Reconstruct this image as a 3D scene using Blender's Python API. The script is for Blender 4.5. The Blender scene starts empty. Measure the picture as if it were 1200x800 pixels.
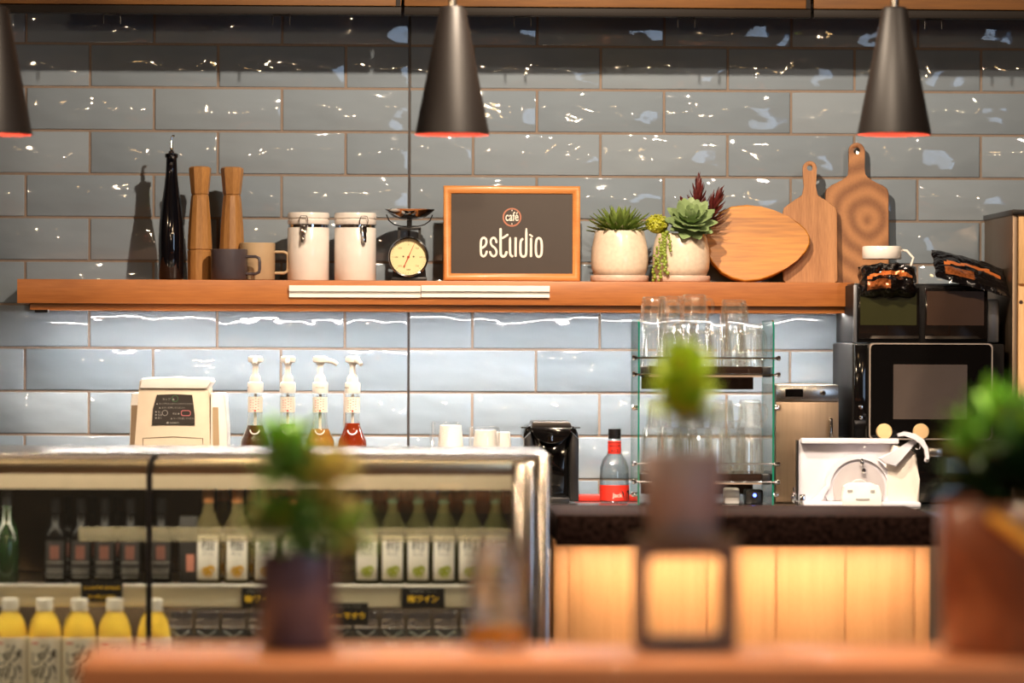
LAMP_W = 42; STRIP_E = 140; CASE_E = 30; UNDER_E = 52; SKY_E = 2.2
KEY_W = 165; CASE_W = 180; R_W = 45; BULB_W = 26; WIN_W = 44; TAB_FILL_W = 200; EXPO = 0.
import bpy, bmesh, math, random
from mathutils import Vector, Matrix
random.seed(7)
C = bpy.context.scene.collection
PI = math.pi
sc = bpy.context.scene

# ------------------------------------------------------------------ camera
F_PX = 4500.0          # 135 mm lens on a 36 mm wide frame, 1200 px wide
DIST, EYE = 9.1, 1.40
YAW, ROLL = 0.0288, 0.0040
CX = -DIST * math.tan(YAW)
FWD = Vector((math.sin(YAW), math.cos(YAW), 0))
RGT = Vector((math.cos(YAW), -math.sin(YAW), 0))
UPV = Vector((0, 0, 1))
def P(px, py, Y):
    """world point on the plane y=Y that the photo shows at (px, py)"""
    u, v = px - 600.0, 400.0 - py
    u0 = u * math.cos(ROLL) - v * math.sin(ROLL)
    v0 = u * math.sin(ROLL) + v * math.cos(ROLL)
    r = FWD + (RGT * u0 + UPV * v0) / F_PX
    t = (Y + DIST) / r.y
    return Vector((CX, -DIST, EYE)) + r * t
def X(px, Y, py=400): return P(px, py, Y).x
def Z(py, Y, px=600): return P(px, py, Y).z
def S(Y): return (Y + DIST) / F_PX          # metres per pixel there

cd = bpy.data.cameras.new('camera'); cam = bpy.data.objects.new('camera', cd); C.objects.link(cam)
xc = RGT * math.cos(ROLL) + UPV * math.sin(ROLL)
yc = -RGT * math.sin(ROLL) + UPV * math.cos(ROLL)
zc = -FWD
m = Matrix((xc, yc, zc)).transposed().to_4x4(); m.translation = Vector((CX, -DIST, EYE))
cam.matrix_world = m
cd.lens = 135; cd.sensor_width = 36; cd.clip_end = 60
cd.dof.use_dof = True; cd.dof.focus_distance = 8.85; cd.dof.aperture_fstop = 2.3
sc.camera = cam

# ------------------------------------------------------------------ materials
def lin(c):
    return tuple(((x/255)/12.92 if x/255 <= .04045 else ((x/255+.055)/1.055)**2.4) for x in c[:3]) + (1,)
def nmat(name):
    m = bpy.data.materials.new(name); m.use_nodes = True
    nt = m.node_tree; nt.nodes.clear()
    out = nt.nodes.new('ShaderNodeOutputMaterial')
    return m, nt, out
def pmat(name, col, rough=.5, metal=0., spec=.5, coat=0., em=None, ems=0., noise=0., nscale=30., bump=0., bscale=60., sub=0., stretch=(1,1,1)):
    m, nt, out = nmat(name); N = nt.nodes; L = nt.links
    b = N.new('ShaderNodeBsdfPrincipled'); L.new(b.outputs[0], out.inputs[0])
    b.inputs['Base Color'].default_value = lin(col); b.inputs['Roughness'].default_value = rough
    b.inputs['Metallic'].default_value = metal; b.inputs['Specular IOR Level'].default_value = spec
    b.inputs['Coat Weight'].default_value = coat; b.inputs['Coat Roughness'].default_value = .05
    if sub: b.inputs['Subsurface Weight'].default_value = sub; b.inputs['Subsurface Radius'].default_value = (.01,.01,.005)
    if em: b.inputs['Emission Color'].default_value = lin(em); b.inputs['Emission Strength'].default_value = ems
    tc = N.new('ShaderNodeTexCoord'); mp = N.new('ShaderNodeMapping'); mp.inputs['Scale'].default_value = stretch
    L.new(tc.outputs['Object'], mp.inputs[0])
    n = N.new('ShaderNodeTexNoise'); n.inputs['Scale'].default_value = nscale; n.inputs['Detail'].default_value = 3
    L.new(mp.outputs[0], n.inputs['Vector'])
    amt = noise if noise else .04
    r = N.new('ShaderNodeMapRange'); r.inputs[1].default_value = .3; r.inputs[2].default_value = .7
    r.inputs[3].default_value = 1-amt; r.inputs[4].default_value = 1+amt
    L.new(n.outputs[0], r.inputs[0])
    mx = N.new('ShaderNodeMix'); mx.data_type = 'RGBA'; mx.blend_type = 'MULTIPLY'; mx.inputs[0].default_value = 1
    mx.inputs[6].default_value = lin(col); L.new(r.outputs[0], mx.inputs[7]); L.new(mx.outputs[2], b.inputs['Base Color'])
    if bump:
        n2 = N.new('ShaderNodeTexNoise'); n2.inputs['Scale'].default_value = bscale; n2.inputs['Detail'].default_value = 2
        L.new(mp.outputs[0], n2.inputs['Vector'])
        bp = N.new('ShaderNodeBump'); bp.inputs['Strength'].default_value = 1; bp.inputs['Distance'].default_value = bump
        L.new(n2.outputs[0], bp.inputs['Height']); L.new(bp.outputs[0], b.inputs['Normal'])
    return m
def wood(name, c1, c2, axis='x', scale=12., rough=.4, coat=0., rings=False, fine=1., contrast=1.):
    """grain runs along the axis"""
    m, nt, out = nmat(name); N = nt.nodes; L = nt.links
    b = N.new('ShaderNodeBsdfPrincipled'); L.new(b.outputs[0], out.inputs[0])
    b.inputs['Roughness'].default_value = rough; b.inputs['Coat Weight'].default_value = coat
    tc = N.new('ShaderNodeTexCoord'); mp = N.new('ShaderNodeMapping')
    st = {'x': (.07,1,1), 'y': (1,.07,1), 'z': (1,1,.07)}[axis]
    mp.inputs['Scale'].default_value = st if not rings else (1, .3, .8)
    L.new(tc.outputs['Object'], mp.inputs[0])
    n1 = N.new('ShaderNodeTexNoise'); n1.inputs['Scale'].default_value = scale; n1.inputs['Detail'].default_value = 4; n1.inputs['Distortion'].default_value = .6
    n2 = N.new('ShaderNodeTexNoise'); n2.inputs['Scale'].default_value = scale*14*fine; n2.inputs['Detail'].default_value = 3
    L.new(mp.outputs[0], n1.inputs['Vector']); L.new(mp.outputs[0], n2.inputs['Vector'])
    src = n1.outputs[0]
    if rings:
        w = N.new('ShaderNodeTexWave'); w.wave_type = 'RINGS'; w.rings_direction = 'Y'
        w.inputs['Scale'].default_value = 9; w.inputs['Distortion'].default_value = 7; w.inputs['Detail'].default_value = 2; w.inputs['Detail Scale'].default_value = .6
        mp.inputs['Location'].default_value = (-.024, 0, -.118)
        L.new(mp.outputs[0], w.inputs['Vector']); src = w.outputs['Fac']
    ad = N.new('ShaderNodeMath'); ad.operation = 'MULTIPLY_ADD'; ad.inputs[1].default_value = .16 if rings else .45
    L.new(n2.outputs[0], ad.inputs[0])
    sc_ = N.new('ShaderNodeMath'); sc_.operation = 'MULTIPLY'; sc_.inputs[1].default_value = (.24 if rings else .55)*contrast; L.new(src, sc_.inputs[0])
    L.new(sc_.outputs[0], ad.inputs[2])
    cr = N.new('ShaderNodeValToRGB'); cr.color_ramp.elements[0].position = .04 if rings else .28; cr.color_ramp.elements[1].position = .36 if rings else .68
    cr.color_ramp.elements[0].color = lin(c1); cr.color_ramp.elements[1].color = lin(c2)
    L.new(ad.outputs[0], cr.inputs[0]); L.new(cr.outputs[0], b.inputs['Base Color'])
    return m
def glass(name, tint=(255,255,255), base=.04, rough=.02, refl=1., dirt_glare=0., dirt_glare_col=(200,200,190)):
    """thin clear pane or wall of a vessel: see-through with a mirror-like skin"""
    m, nt, out = nmat(name); N = nt.nodes; L = nt.links
    t = N.new('ShaderNodeBsdfTransparent'); t.inputs[0].default_value = lin(tint)
    g = N.new('ShaderNodeBsdfGlossy'); g.inputs['Roughness'].default_value = rough; g.inputs[0].default_value = (refl,refl,refl,1)
    lw = N.new('ShaderNodeLayerWeight'); lw.inputs[0].default_value = .35
    mr = N.new('ShaderNodeMapRange'); mr.inputs[3].default_value = base; mr.inputs[4].default_value = .85
    pw = N.new('ShaderNodeMath'); pw.operation = 'POWER'; pw.inputs[1].default_value = 1.6
    L.new(lw.outputs['Facing'], pw.inputs[0]); L.new(pw.outputs[0], mr.inputs[0])
    mx = N.new('ShaderNodeMixShader'); L.new(mr.outputs[0], mx.inputs[0]); L.new(t.outputs[0], mx.inputs[1]); L.new(g.outputs[0], mx.inputs[2])
    last = mx
    if dirt_glare:  # diffuse share: dirt on the pane, painted glare on tumblers and reflection strip
        d = N.new('ShaderNodeBsdfDiffuse'); d.inputs[0].default_value = lin(dirt_glare_col)
        m2 = N.new('ShaderNodeMixShader'); m2.inputs[0].default_value = dirt_glare
        L.new(mx.outputs[0], m2.inputs[1]); L.new(d.outputs[0], m2.inputs[2]); last = m2
    L.new(last.outputs[0], out.inputs[0])
    return m
def emat(name, col, s):
    m, nt, out = nmat(name)
    e = nt.nodes.new('ShaderNodeEmission'); e.inputs[0].default_value = lin(col); e.inputs[1].default_value = s
    nt.links.new(e.outputs[0], out.inputs[0]); return m

M = {}
M['black_plastic'] = pmat('black_plastic', (22,20,20), .28)
M['black_gloss'] = pmat('black_gloss', (10,9,9), .06, spec=.6)
M['black_satin'] = pmat('black_satin', (18,15,14), .5, spec=.18)
M['black_metal'] = pmat('black_metal', (30,28,28), .4, metal=.3)
M['steel'] = pmat('steel', (190,188,184), .22, metal=1, noise=.05, nscale=80, stretch=(.1,1,1))
M['steel_brushed'] = pmat('steel_brushed', (138,118,98), .42, metal=1, noise=.08, nscale=120, stretch=(1,1,.05))
M['chrome'] = pmat('chrome', (225,225,225), .06, metal=1)
M['aluminium'] = pmat('aluminium', (120,122,126), .4, metal=.7)
M['white_plastic'] = pmat('white_plastic', (238,232,224), .35)
M['cream_plastic'] = pmat('cream_plastic', (214,196,172), .4)
M['white_enamel'] = pmat('white_enamel', (212,208,214), .3, coat=.2)
M['white_glaze'] = pmat('white_glaze', (234,226,218), .18, coat=.5)
M['paper'] = pmat('paper', (236,228,216), .8)
M['pot_cream'] = pmat('pot_cream', (224,206,184), .25, coat=.4, noise=.07, nscale=120)
M['saucer'] = pmat('saucer', (206,176,158), .4, noise=.08, nscale=150)
M['dark_glass'] = pmat('dark_glass', (9,9,14), .05, spec=.8)
M['mug_dark'] = pmat('mug_dark', (70,62,66), .35)
M['mug_beige'] = pmat('mug_beige', (186,160,126), .4)
M['wood_light'] = wood('wood_light', (150,96,44), (205,148,82), 'z', 30, .45)
M['wood_mill'] = wood('wood_mill', (128,84,42), (180,130,74), 'z', 40, .4)
M['wood_shelf'] = wood('wood_shelf', (146,82,38), (186,116,58), 'x', 14, .42)
M['wood_board'] = wood('wood_board', (138,88,48), (194,138,88), 'z', 30, .5)
M['wood_board_rings'] = wood('wood_board_rings', (126,80,46), (182,126,78), 'z', 20, .5, rings=True)
M['wood_oval'] = wood('wood_oval', (136,80,24), (224,150,50), 'x', 10, .4)
M['wood_plank'] = wood('wood_plank', (220,158,102), (238,184,126), 'z', 60, .5, fine=1.2)
M['wood_table'] = wood('wood_table', (186,112,68), (214,142,92), 'x', 9, .3, coat=.15)
M['wood_frame'] = wood('wood_frame', (184,112,54), (216,146,82), 'x', 30, .35, coat=.2)
M['wood_cab'] = wood('wood_cab', (80,48,14), (116,74,26), 'x', 12, .5)
M['wood_pine'] = wood('wood_pine', (176,128,76), (222,180,124), 'z', 26, .5)
M['cab_dark'] = pmat('cab_dark', (24,18,14), .6, spec=.2)
def rglass(name, col=(255,255,255), rough=0., ior=1.45, clear=0.):
    m, nt, out = nmat(name); b = nt.nodes.new('ShaderNodeBsdfPrincipled')
    t_ = nt.nodes.new('ShaderNodeBsdfTransparent'); mx = nt.nodes.new('ShaderNodeMixShader'); mx.inputs[0].default_value = 1-clear
    nt.links.new(t_.outputs[0], mx.inputs[1]); nt.links.new(b.outputs[0], mx.inputs[2]); nt.links.new(mx.outputs[0], out.inputs[0])
    b.inputs['Base Color'].default_value = lin(col); b.inputs['Transmission Weight'].default_value = 1; b.inputs['IOR'].default_value = ior; b.inputs['Roughness'].default_value = rough
    return m
M['clear'] = glass('clear_glass', (250,252,250), .05)
M['green_edge'] = pmat('green_glass_edge', (20,110,86), .1, coat=.5)
M['pane'] = glass('pane_glass', (250,252,246), .035, dirt_glare=.012)
M['reflection_pale'] = glass('reflection_pale', (246,240,226), .05, dirt_glare=.28, dirt_glare_col=(214,200,170))  # pale diffuse share paints a reflection band in the case glass
M['red'] = pmat('red', (226,52,38), .4)
M['paper_black'] = pmat('paper_black', (14,12,12), .7, spec=.08)
M['yellow_ink'] = pmat('yellow_ink', (240,190,20), .6)
M['ink'] = pmat('ink', (36,32,32), .7)
M['ink_red'] = pmat('ink_red', (206,70,56), .7)
M['ink_grey'] = pmat('ink_grey', (150,146,140), .6)
M['sign_face'] = pmat('sign_face', (50,39,33), .32)
M['sign_white'] = pmat('sign_white', (245,230,216), .6)
M['sign_copper'] = pmat('sign_copper', (176,110,84), .6)

# ------------------------------------------------------------------ mesh builder
class MB:
    def __init__(s): s.bm = bmesh.new(); s.mi = 0
    def _mark(s, before):
        for f in s.bm.faces:
            if f not in before: f.material_index = s.mi
    def face(s, vs):
        try:
            f = s.bm.faces.new(vs); f.material_index = s.mi; return f
        except ValueError: return None
    def box(s, x0, x1, y0, y1, z0, z1, bev=0., seg=2, rot=None, piv=None, taper=None):
        v = [s.bm.verts.new((x, y, z)) for z in (z0, z1) for y in (y0, y1) for x in (x0, x1)]
        if taper:   # (dx, dy) inset of the top
            cx_, cy_ = (x0+x1)/2, (y0+y1)/2
            for q in v[4:]:
                q.co.x += -taper[0] if q.co.x > cx_ else taper[0]
                q.co.y += -taper[1] if q.co.y > cy_ else taper[1]
        fs = [s.face([v[i] for i in q]) for q in ((0,2,3,1),(4,5,7,6),(0,1,5,4),(2,6,7,3),(0,4,6,2),(1,3,7,5))]
        if bev:
            es = list({e for f in fs for e in f.edges})
            r = bmesh.ops.bevel(s.bm, geom=es, offset=bev, segments=seg, affect='EDGES', profile=.5, clamp_overlap=True)
            for f in r['faces']: f.material_index = s.mi
            vv = list({q for f in r['faces'] for q in f.verts} | {q for q in v if q.is_valid})
        else: vv = v
        if rot is not None:
            bmesh.ops.rotate(s.bm, verts=vv, cent=piv or Vector(((x0+x1)/2,(y0+y1)/2,(z0+z1)/2)), matrix=rot)
        return vv
    def lathe(s, prof, seg=32, c=(0,0,0), axis='z', flat=False, sx=1., sy=1., open_=False):
        rings = []
        for r, h in prof:
            if r <= 1e-7: rings.append([(0,0,h)])
            else: rings.append([(r*sx*math.cos(2*PI*k/seg), r*sy*math.sin(2*PI*k/seg), h) for k in range(seg)])
        def tr(p):
            x,y,z = p
            if axis == 'y': x,y,z = x,-z,y
            elif axis == 'x': x,y,z = z,x,y
            return (x+c[0], y+c[1], z+c[2])
        R = [[s.bm.verts.new(tr(p)) for p in q] for q in rings]
        for a, b in zip(R, R[1:]):
            for k in range(seg):
                k2 = (k+1) % seg
                if len(a) == 1 and len(b) == 1: continue
                if len(a) == 1: s.face([a[0], b[k2], b[k]])
                elif len(b) == 1: s.face([a[k], a[k2], b[0]])
                else: s.face([a[k], a[k2], b[k2], b[k]])
        if not open_:
            if len(R[0]) > 1: s.face(list(reversed(R[0])))
            if len(R[-1]) > 1: s.face(R[-1])
    def tube(s, pts, r, seg=10, cap=True, closed=False):
        pts = [Vector(p) for p in pts]; n = len(pts)
        rs = r if isinstance(r, (list, tuple)) else [r]*n
        rings = []; prev = None
        for i, p in enumerate(pts):
            if closed: d = (pts[(i+1) % n] - pts[i-1])
            else: d = pts[min(i+1, n-1)] - pts[max(i-1, 0)]
            d.normalize()
            if prev is None:
                a = Vector((0,0,1)) if abs(d.z) < .9 else Vector((1,0,0))
                u = d.cross(a).normalized()
            else:
                u = (prev - d * prev.dot(d)).normalized()
            prev = u; w = d.cross(u)
            rings.append([s.bm.verts.new(p + (u*math.cos(2*PI*k/seg) + w*math.sin(2*PI*k/seg))*rs[i]) for k in range(seg)])
        pairs = list(zip(rings, rings[1:])) + ([(rings[-1], rings[0])] if closed else [])
        for a, b in pairs:
            for k in range(seg): s.face([a[k], a[(k+1)%seg], b[(k+1)%seg], b[k]])
        if cap and not closed: s.face(list(reversed(rings[0]))); s.face(rings[-1])
    def ball(s, c, r, seg=12, rings=8, sz=(1,1,1)):
        prof = [(math.sin(PI*i/rings)*r, -math.cos(PI*i/rings)*r) for i in range(rings+1)]
        prof[0] = (0, -r); prof[-1] = (0, r)
        before = set(s.bm.verts)
        s.lathe(prof, seg, (0,0,0))
        for v in s.bm.verts:
            if v not in before: v.co = Vector((v.co.x*sz[0]+c[0], v.co.y*sz[1]+c[1], v.co.z*sz[2]+c[2]))
    def prism(s, poly, y0, y1, bev=0., seg=2):
        """polygon in x,z extruded from y0 (front) to y1"""
        a = [s.bm.verts.new((x, y0, z)) for x, z in poly]; b = [s.bm.verts.new((x, y1, z)) for x, z in poly]
        fs = [s.face(a), s.face(list(reversed(b)))]
        n = len(poly)
        for k in range(n): fs.append(s.face([a[k], b[k], b[(k+1)%n], a[(k+1)%n]]))
        if bev:
            es = list(fs[0].edges) + list(fs[1].edges)
            r = bmesh.ops.bevel(s.bm, geom=es, offset=bev, segments=seg, affect='EDGES', profile=.5)
            for f in r['faces']: f.material_index = s.mi
    def ring_prism(s, outer, inner, y0, y1):
        n = len(outer)
        A = [[s.bm.verts.new((x, y, z)) for x, z in q] for q in (outer, inner) for y in (y0, y1)]
        of, ob, nf, nb = A
        for k in range(n):
            j = (k+1) % n
            s.face([of[k], nf[k], nf[j], of[j]][::-1]); s.face([ob[k], ob[j], nb[j], nb[k]][::-1])
            s.face([of[k], of[j], ob[j], ob[k]][::-1]); s.face([nf[k], nb[k], nb[j], nf[j]][::-1])
    def ribbon(s, pts, w, y0, y1, closed=False):
        """flat stroke of a letter in x,z"""
        n = len(pts); L, R = [], []
        ws = w if isinstance(w, (list, tuple)) else [w]*n
        for i, p in enumerate(pts):
            a = pts[i-1] if (i > 0 or closed) else p; b = pts[(i+1) % n] if (i < n-1 or closed) else p
            dx, dz = b[0]-a[0], b[1]-a[1]; l = math.hypot(dx, dz) or 1
            nx, nz = -dz/l*ws[i]/2, dx/l*ws[i]/2
            L.append((p[0]+nx, p[1]+nz)); R.append((p[0]-nx, p[1]-nz))
        rg = range(n) if closed else range(n-1)
        v = [[s.bm.verts.new((q[0], y, q[1])) for q in Q] for Q in (L, R) for y in (y0, y1)]
        lf, lb, rf, rb = v
        for i in rg:
            j = (i+1) % n
            s.face([lf[i], rf[i], rf[j], lf[j]]); s.face([lb[i], lb[j], rb[j], rb[i]])
            s.face([lf[i], lf[j], lb[j], lb[i]]); s.face([rf[i], rb[i], rb[j], rf[j]])
        if not closed:
            s.face([lf[0], lb[0], rb[0], rf[0]]); s.face([lf[-1], rf[-1], rb[-1], lb[-1]])
    def leaf(s, base, d, up, L, W, T=None, curl=0., tip=.0, n=6, wpos=.45, fold=.15):
        """a leaf with real thickness; widest at wpos"""
        base = Vector(base); d = Vector(d).normalized(); up = Vector(up)
        side = d.cross(up)
        if side.length < 1e-4: side = d.cross(Vector((1,0,.1)))
        side.normalize(); nrm = side.cross(d).normalized(); T = T or W*.12
        rings = []; p = base.copy(); dd = d.copy()
        for i in range(n+1):
            t = i/n
            if i: 
                dd = (dd + nrm*curl/n).normalized(); nrm = side.cross(dd).normalized(); p = p + dd*(L/n)
            if t < wpos: w = .35 + .65*math.sin(t/wpos*PI/2)
            else: w = max(tip, math.cos((t-wpos)/(1-wpos)*PI/2)**.8)
            w = max(w, .03)*W/2; th = T*max(.15, 1-t*.8)
            rings.append([s.bm.verts.new(q) for q in (p - side*w + nrm*w*fold, p - nrm*th*.6, p + side*w + nrm*w*fold, p + nrm*th*.6)])
        for a, b in zip(rings, rings[1:]):
            for k in range(4): s.face([a[k], a[(k+1)%4], b[(k+1)%4], b[k]])
        s.face(list(reversed(rings[0]))); s.face(rings[-1])
    def build(s, name, mats, parent=None, smooth=True, angle=35, loc=None, wn=False):
        bmesh.ops.recalc_face_normals(s.bm, faces=s.bm.faces)
        me = bpy.data.meshes.new(name); s.bm.to_mesh(me); s.bm.free()
        for q in (mats if isinstance(mats, (list, tuple)) else [mats]): me.materials.append(q)
        if smooth:
            me.polygons.foreach_set('use_smooth', [True]*len(me.polygons)); me.set_sharp_from_angle(angle=math.radians(angle))
        o = bpy.data.objects.new(name, me); C.objects.link(o)
        if parent: o.parent = parent
        if loc is not None: o.location = loc
        if wn: o.modifiers.new('weighted', 'WEIGHTED_NORMAL').keep_sharp = True
        return o

def thing(name, label, cat, loc=(0,0,0), rz=0., group=None):
    o = bpy.data.objects.new(name, None); C.objects.link(o)
    o.empty_display_size = .05
    o.location = loc; o.rotation_euler = (0,0,rz); o['label'] = label; o['category'] = cat
    if group: o['group'] = group
    return o
def tag(o, label, cat, group=None, kind=None):
    o['label'] = label; o['category'] = cat
    if group: o['group'] = group
    if kind: o['kind'] = kind
    return o
def struct(o): o['kind'] = 'structure'; return o
def kids(o): return KID.get(o.name, [])
def dup(root, loc, label=None, rz=None, group=None, scale=None):
    def cp(o, par):
        c = o.copy(); C.objects.link(c)
        if par is not None: c.parent = par
        for ch in [q for q in C.objects if q.parent == o]: cp(ch, c)
        return c
    r = cp(root, None); r.location = loc
    if rz is not None: r.rotation_euler = (0,0,rz)
    if label: r['label'] = label
    if group: r['group'] = group
    if scale: r.scale = scale
    return r
def text_verts(txt, size, align='CENTER', extrude=.0004, sx=1., bold=0.):
    cu = bpy.data.curves.new('t', 'FONT'); cu.body = txt; cu.size = size; cu.align_x = align; cu.extrude = extrude; cu.resolution_u = 3; cu.offset = bold
    o = bpy.data.objects.new('t', cu); C.objects.link(o)
    dg = bpy.context.evaluated_depsgraph_get(); me = bpy.data.meshes.new_from_object(o.evaluated_get(dg))
    vs = [(v.co.x*sx, v.co.y, v.co.z) for v in me.vertices]; fs = [list(p.vertices) for p in me.polygons]
    bpy.data.objects.remove(o); bpy.data.curves.remove(cu); bpy.data.meshes.remove(me)
    return vs, fs
def add_text(mb, txt, size, x, y, z, sx=1., align='CENTER', extrude=.0004, cyl=None, lean=0., bold=0.):
    """writing in the x,z plane facing -y; cyl=(cx,cy,r) wraps it round an upright cylinder"""
    vs, fs = text_verts(txt, size, align, extrude, sx, bold)
    V = []
    for a, b, c in vs:
        if cyl:
            cx_, cy_, r = cyl; th = (x + a - cx_)/r; rr = r + c
            V.append(mb.bm.verts.new((cx_ + rr*math.sin(th), cy_ - rr*math.cos(th), z + b)))
        else: V.append(mb.bm.verts.new((x + a, y - c + b*lean, z + b)))
    for f in fs: mb.face([V[i] for i in f])
def rrect(x0, x1, z0, z1, r, n=5):
    pts = []
    for cx_, cz_, a0 in ((x1-r, z1-r, 0), (x0+r, z1-r, PI/2), (x0+r, z0+r, PI), (x1-r, z0+r, 1.5*PI)):
        for k in range(n+1):
            a = a0 + PI/2*k/n; pts.append((cx_ + r*math.cos(a), cz_ + r*math.sin(a)))
    return pts
def RX(a): return Matrix.Rotation(a, 3, 'X')
def RY(a): return Matrix.Rotation(a, 3, 'Y')
def RZ(a): return Matrix.Rotation(a, 3, 'Z')
def patch(mb, cx_, cy_, r, x0, x1, z0, z1, n=10, t=.0006):
    """label wrapped on the front of an upright cylinder; x measured along the surface"""
    o = [[mb.bm.verts.new((cx_+(r+k)*math.sin((x0+(x1-x0)*i/n)/r), cy_-(r+k)*math.cos((x0+(x1-x0)*i/n)/r), z)) for i in range(n+1)] for z in (z0, z1) for k in (0.0001, t)]
    bi, bo, ti, to = o
    for i in range(n):
        mb.face([bo[i], bo[i+1], to[i+1], to[i]]); mb.face([bi[i], ti[i], ti[i+1], bi[i+1]])
        mb.face([bi[i], bi[i+1], bo[i+1], bo[i]]); mb.face([ti[i], to[i], to[i+1], ti[i+1]])
    mb.face([bi[0], bo[0], to[0], ti[0]]); mb.face([bi[n], ti[n], to[n], bo[n]])
# ================================================================== THE ROOM
# tiled back wall: every tile is a bevelled glazed block on a bed of grout
def tile_mat():
    m, nt, out = nmat('glazed_tile'); N = nt.nodes; L = nt.links
    b = N.new('ShaderNodeBsdfPrincipled'); L.new(b.outputs[0], out.inputs[0])
    b.inputs['Roughness'].default_value = .035; b.inputs['Specular IOR Level'].default_value = .62
    b.inputs['Coat Weight'].default_value = .25; b.inputs['Coat Roughness'].default_value = .03
    g = N.new('ShaderNodeNewGeometry'); tc = N.new('ShaderNodeTexCoord')
    cr = N.new('ShaderNodeValToRGB'); cr.color_ramp.elements[0].color = lin((128,140,151)); cr.color_ramp.elements[1].color = lin((142,153,163))
    L.new(g.outputs['Random Per Island'], cr.inputs[0]); L.new(cr.outputs[0], b.inputs['Base Color'])
    mu = N.new('ShaderNodeMath'); mu.operation = 'MULTIPLY'; mu.inputs[1].default_value = 40; L.new(g.outputs['Random Per Island'], mu.inputs[0])
    n = N.new('ShaderNodeTexNoise'); n.noise_dimensions = '4D'; n.inputs['Scale'].default_value = 11; n.inputs['Detail'].default_value = 1.2
    mp = N.new('ShaderNodeMapping'); mp.inputs['Scale'].default_value = (.8, 1, 1.5); L.new(tc.outputs['Object'], mp.inputs[0])
    L.new(mp.outputs[0], n.inputs['Vector']); L.new(mu.outputs[0], n.inputs['W'])
    n2 = N.new('ShaderNodeTexNoise'); n2.noise_dimensions = '4D'; n2.inputs['Scale'].default_value = 70; n2.inputs['Detail'].default_value = 1
    L.new(mp.outputs[0], n2.inputs['Vector']); L.new(mu.outputs[0], n2.inputs['W'])
    ad = N.new('ShaderNodeMath'); ad.operation = 'MULTIPLY_ADD'; ad.inputs[1].default_value = .02; L.new(n2.outputs[0], ad.inputs[0]); L.new(n.outputs[0], ad.inputs[2])
    bp = N.new('ShaderNodeBump'); bp.inputs['Strength'].default_value = 1; bp.inputs['Distance'].default_value = .0076
    L.new(ad.outputs[0], bp.inputs['Height']); L.new(bp.outputs[0], b.inputs['Normal']); L.new(bp.outputs[0], b.inputs['Coat Normal'])
    return m
M['tile'] = tile_mat()
M['grout'] = pmat('grout', (134,118,106), .85, noise=.06, nscale=90)
M['sealant'] = pmat('dark_sealant', (34,26,24), .5)
PITCH_Z, PITCH_X = .1026, .3019
ZJ = 2.0992; XJ = X(480.2, 0, 60)
def build_wall():
    b = MB(); b.mi = 0
    b.box(-3.2, 3.2, -.0012, .10, 0, 3.0)
    g = .0027
    for n in range(-20, 9):
        z0 = ZJ + n*PITCH_Z + g; z1 = ZJ + (n+1)*PITCH_Z - g
        if z1 < .03 or z1 > 2.95: continue
        half = (n % 2 != 0)
        cells = []
        for side in (-1, 1):
            x = 0.
            while x < 2.95:
                w = PITCH_X/2 if (half and x == 0) else PITCH_X
                a, c = (x, x+w) if side > 0 else (-x-w, -x)
                cells.append((XJ+a, XJ+c)); x += w
        for a, c in cells:
            if c < -3.1 or a > 3.15: continue
            b.mi = 1
            t = random.uniform(-.0016, .0016)*.35; u = random.uniform(-1, 1)*.0035; w = random.uniform(-1, 1)*.004
            b.box(a+g, c-g, -.004+t, .006, z0, z1, bev=.0022, seg=2, rot=RX(w) @ RZ(u))
    b.mi = 2
    b.box(XJ-.0024, XJ+.0024, -.0026, .01, 0, 2.9)
    return struct(b.build('wall_back', [M['grout'], M['tile'], M['sealant']], angle=50))
build_wall()
wallpaint = pmat('wall_paint', (92,74,60), .8); ceil_m = pmat('ceiling_paint', (70,58,48), .9); floor_m = wood('floor_wood', (82,52,32), (124,84,54), 'y', 5, .45)
def slab(name, *a, mat=wallpaint):
    b = MB(); b.box(*a); return struct(b.build(name, mat))
slab('floor', -3.3, 3.3, -12.2, .1, -.1, 0, mat=floor_m)
slab('ceiling', -3.3, 3.3, -12.2, .1, 3.0, 3.1, mat=ceil_m)
slab('wall_left', -3.3, -3.2, -12.1, .1, 0, 3.0)
slab('wall_front', -3.3, 3.3, -12.2, -12.1, 0, 3.0)
# right wall with a tall window opening towards the street
WY0, WY1, WZ0, WZ1 = -9.6, -6.2, .7, 2.5
b = MB()
b.box(3.2, 3.3, WY1, .1, 0, 3.0); b.box(3.2, 3.3, -12.1, WY0, 0, 3.0); b.box(3.2, 3.3, WY0, WY1, 0, WZ0); b.box(3.2, 3.3, WY0, WY1, WZ1, 3.0)
struct(b.build('wall_right', wallpaint))
b = MB()
b.box(3.18, 3.32, WY0, WY0+.05, WZ0, WZ1); b.box(3.18, 3.32, WY1-.05, WY1, WZ0, WZ1); b.box(3.18, 3.32, WY0, WY1, WZ0, WZ0+.05); b.box(3.18, 3.32, WY0, WY1, WZ1-.05, WZ1)
b.box(3.2, 3.28, (WY0+WY1)/2-.02, (WY0+WY1)/2+.02, WZ0, WZ1)
w = struct(b.build('window_1', M['black_metal']))
b = MB(); b.box(3.25, 3.26, WY0+.05, WY1-.05, WZ0+.05, WZ1-.05)
b.build('window_pane', M['pane'], w)
b = MB(); b.box(3.9, 3.92, WY0-1.5, WY1+1.5, -.2, 3.4)
sky = struct(b.build('sky_backdrop', emat('daylight_sky', (150,190,255), SKY_E)))

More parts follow.
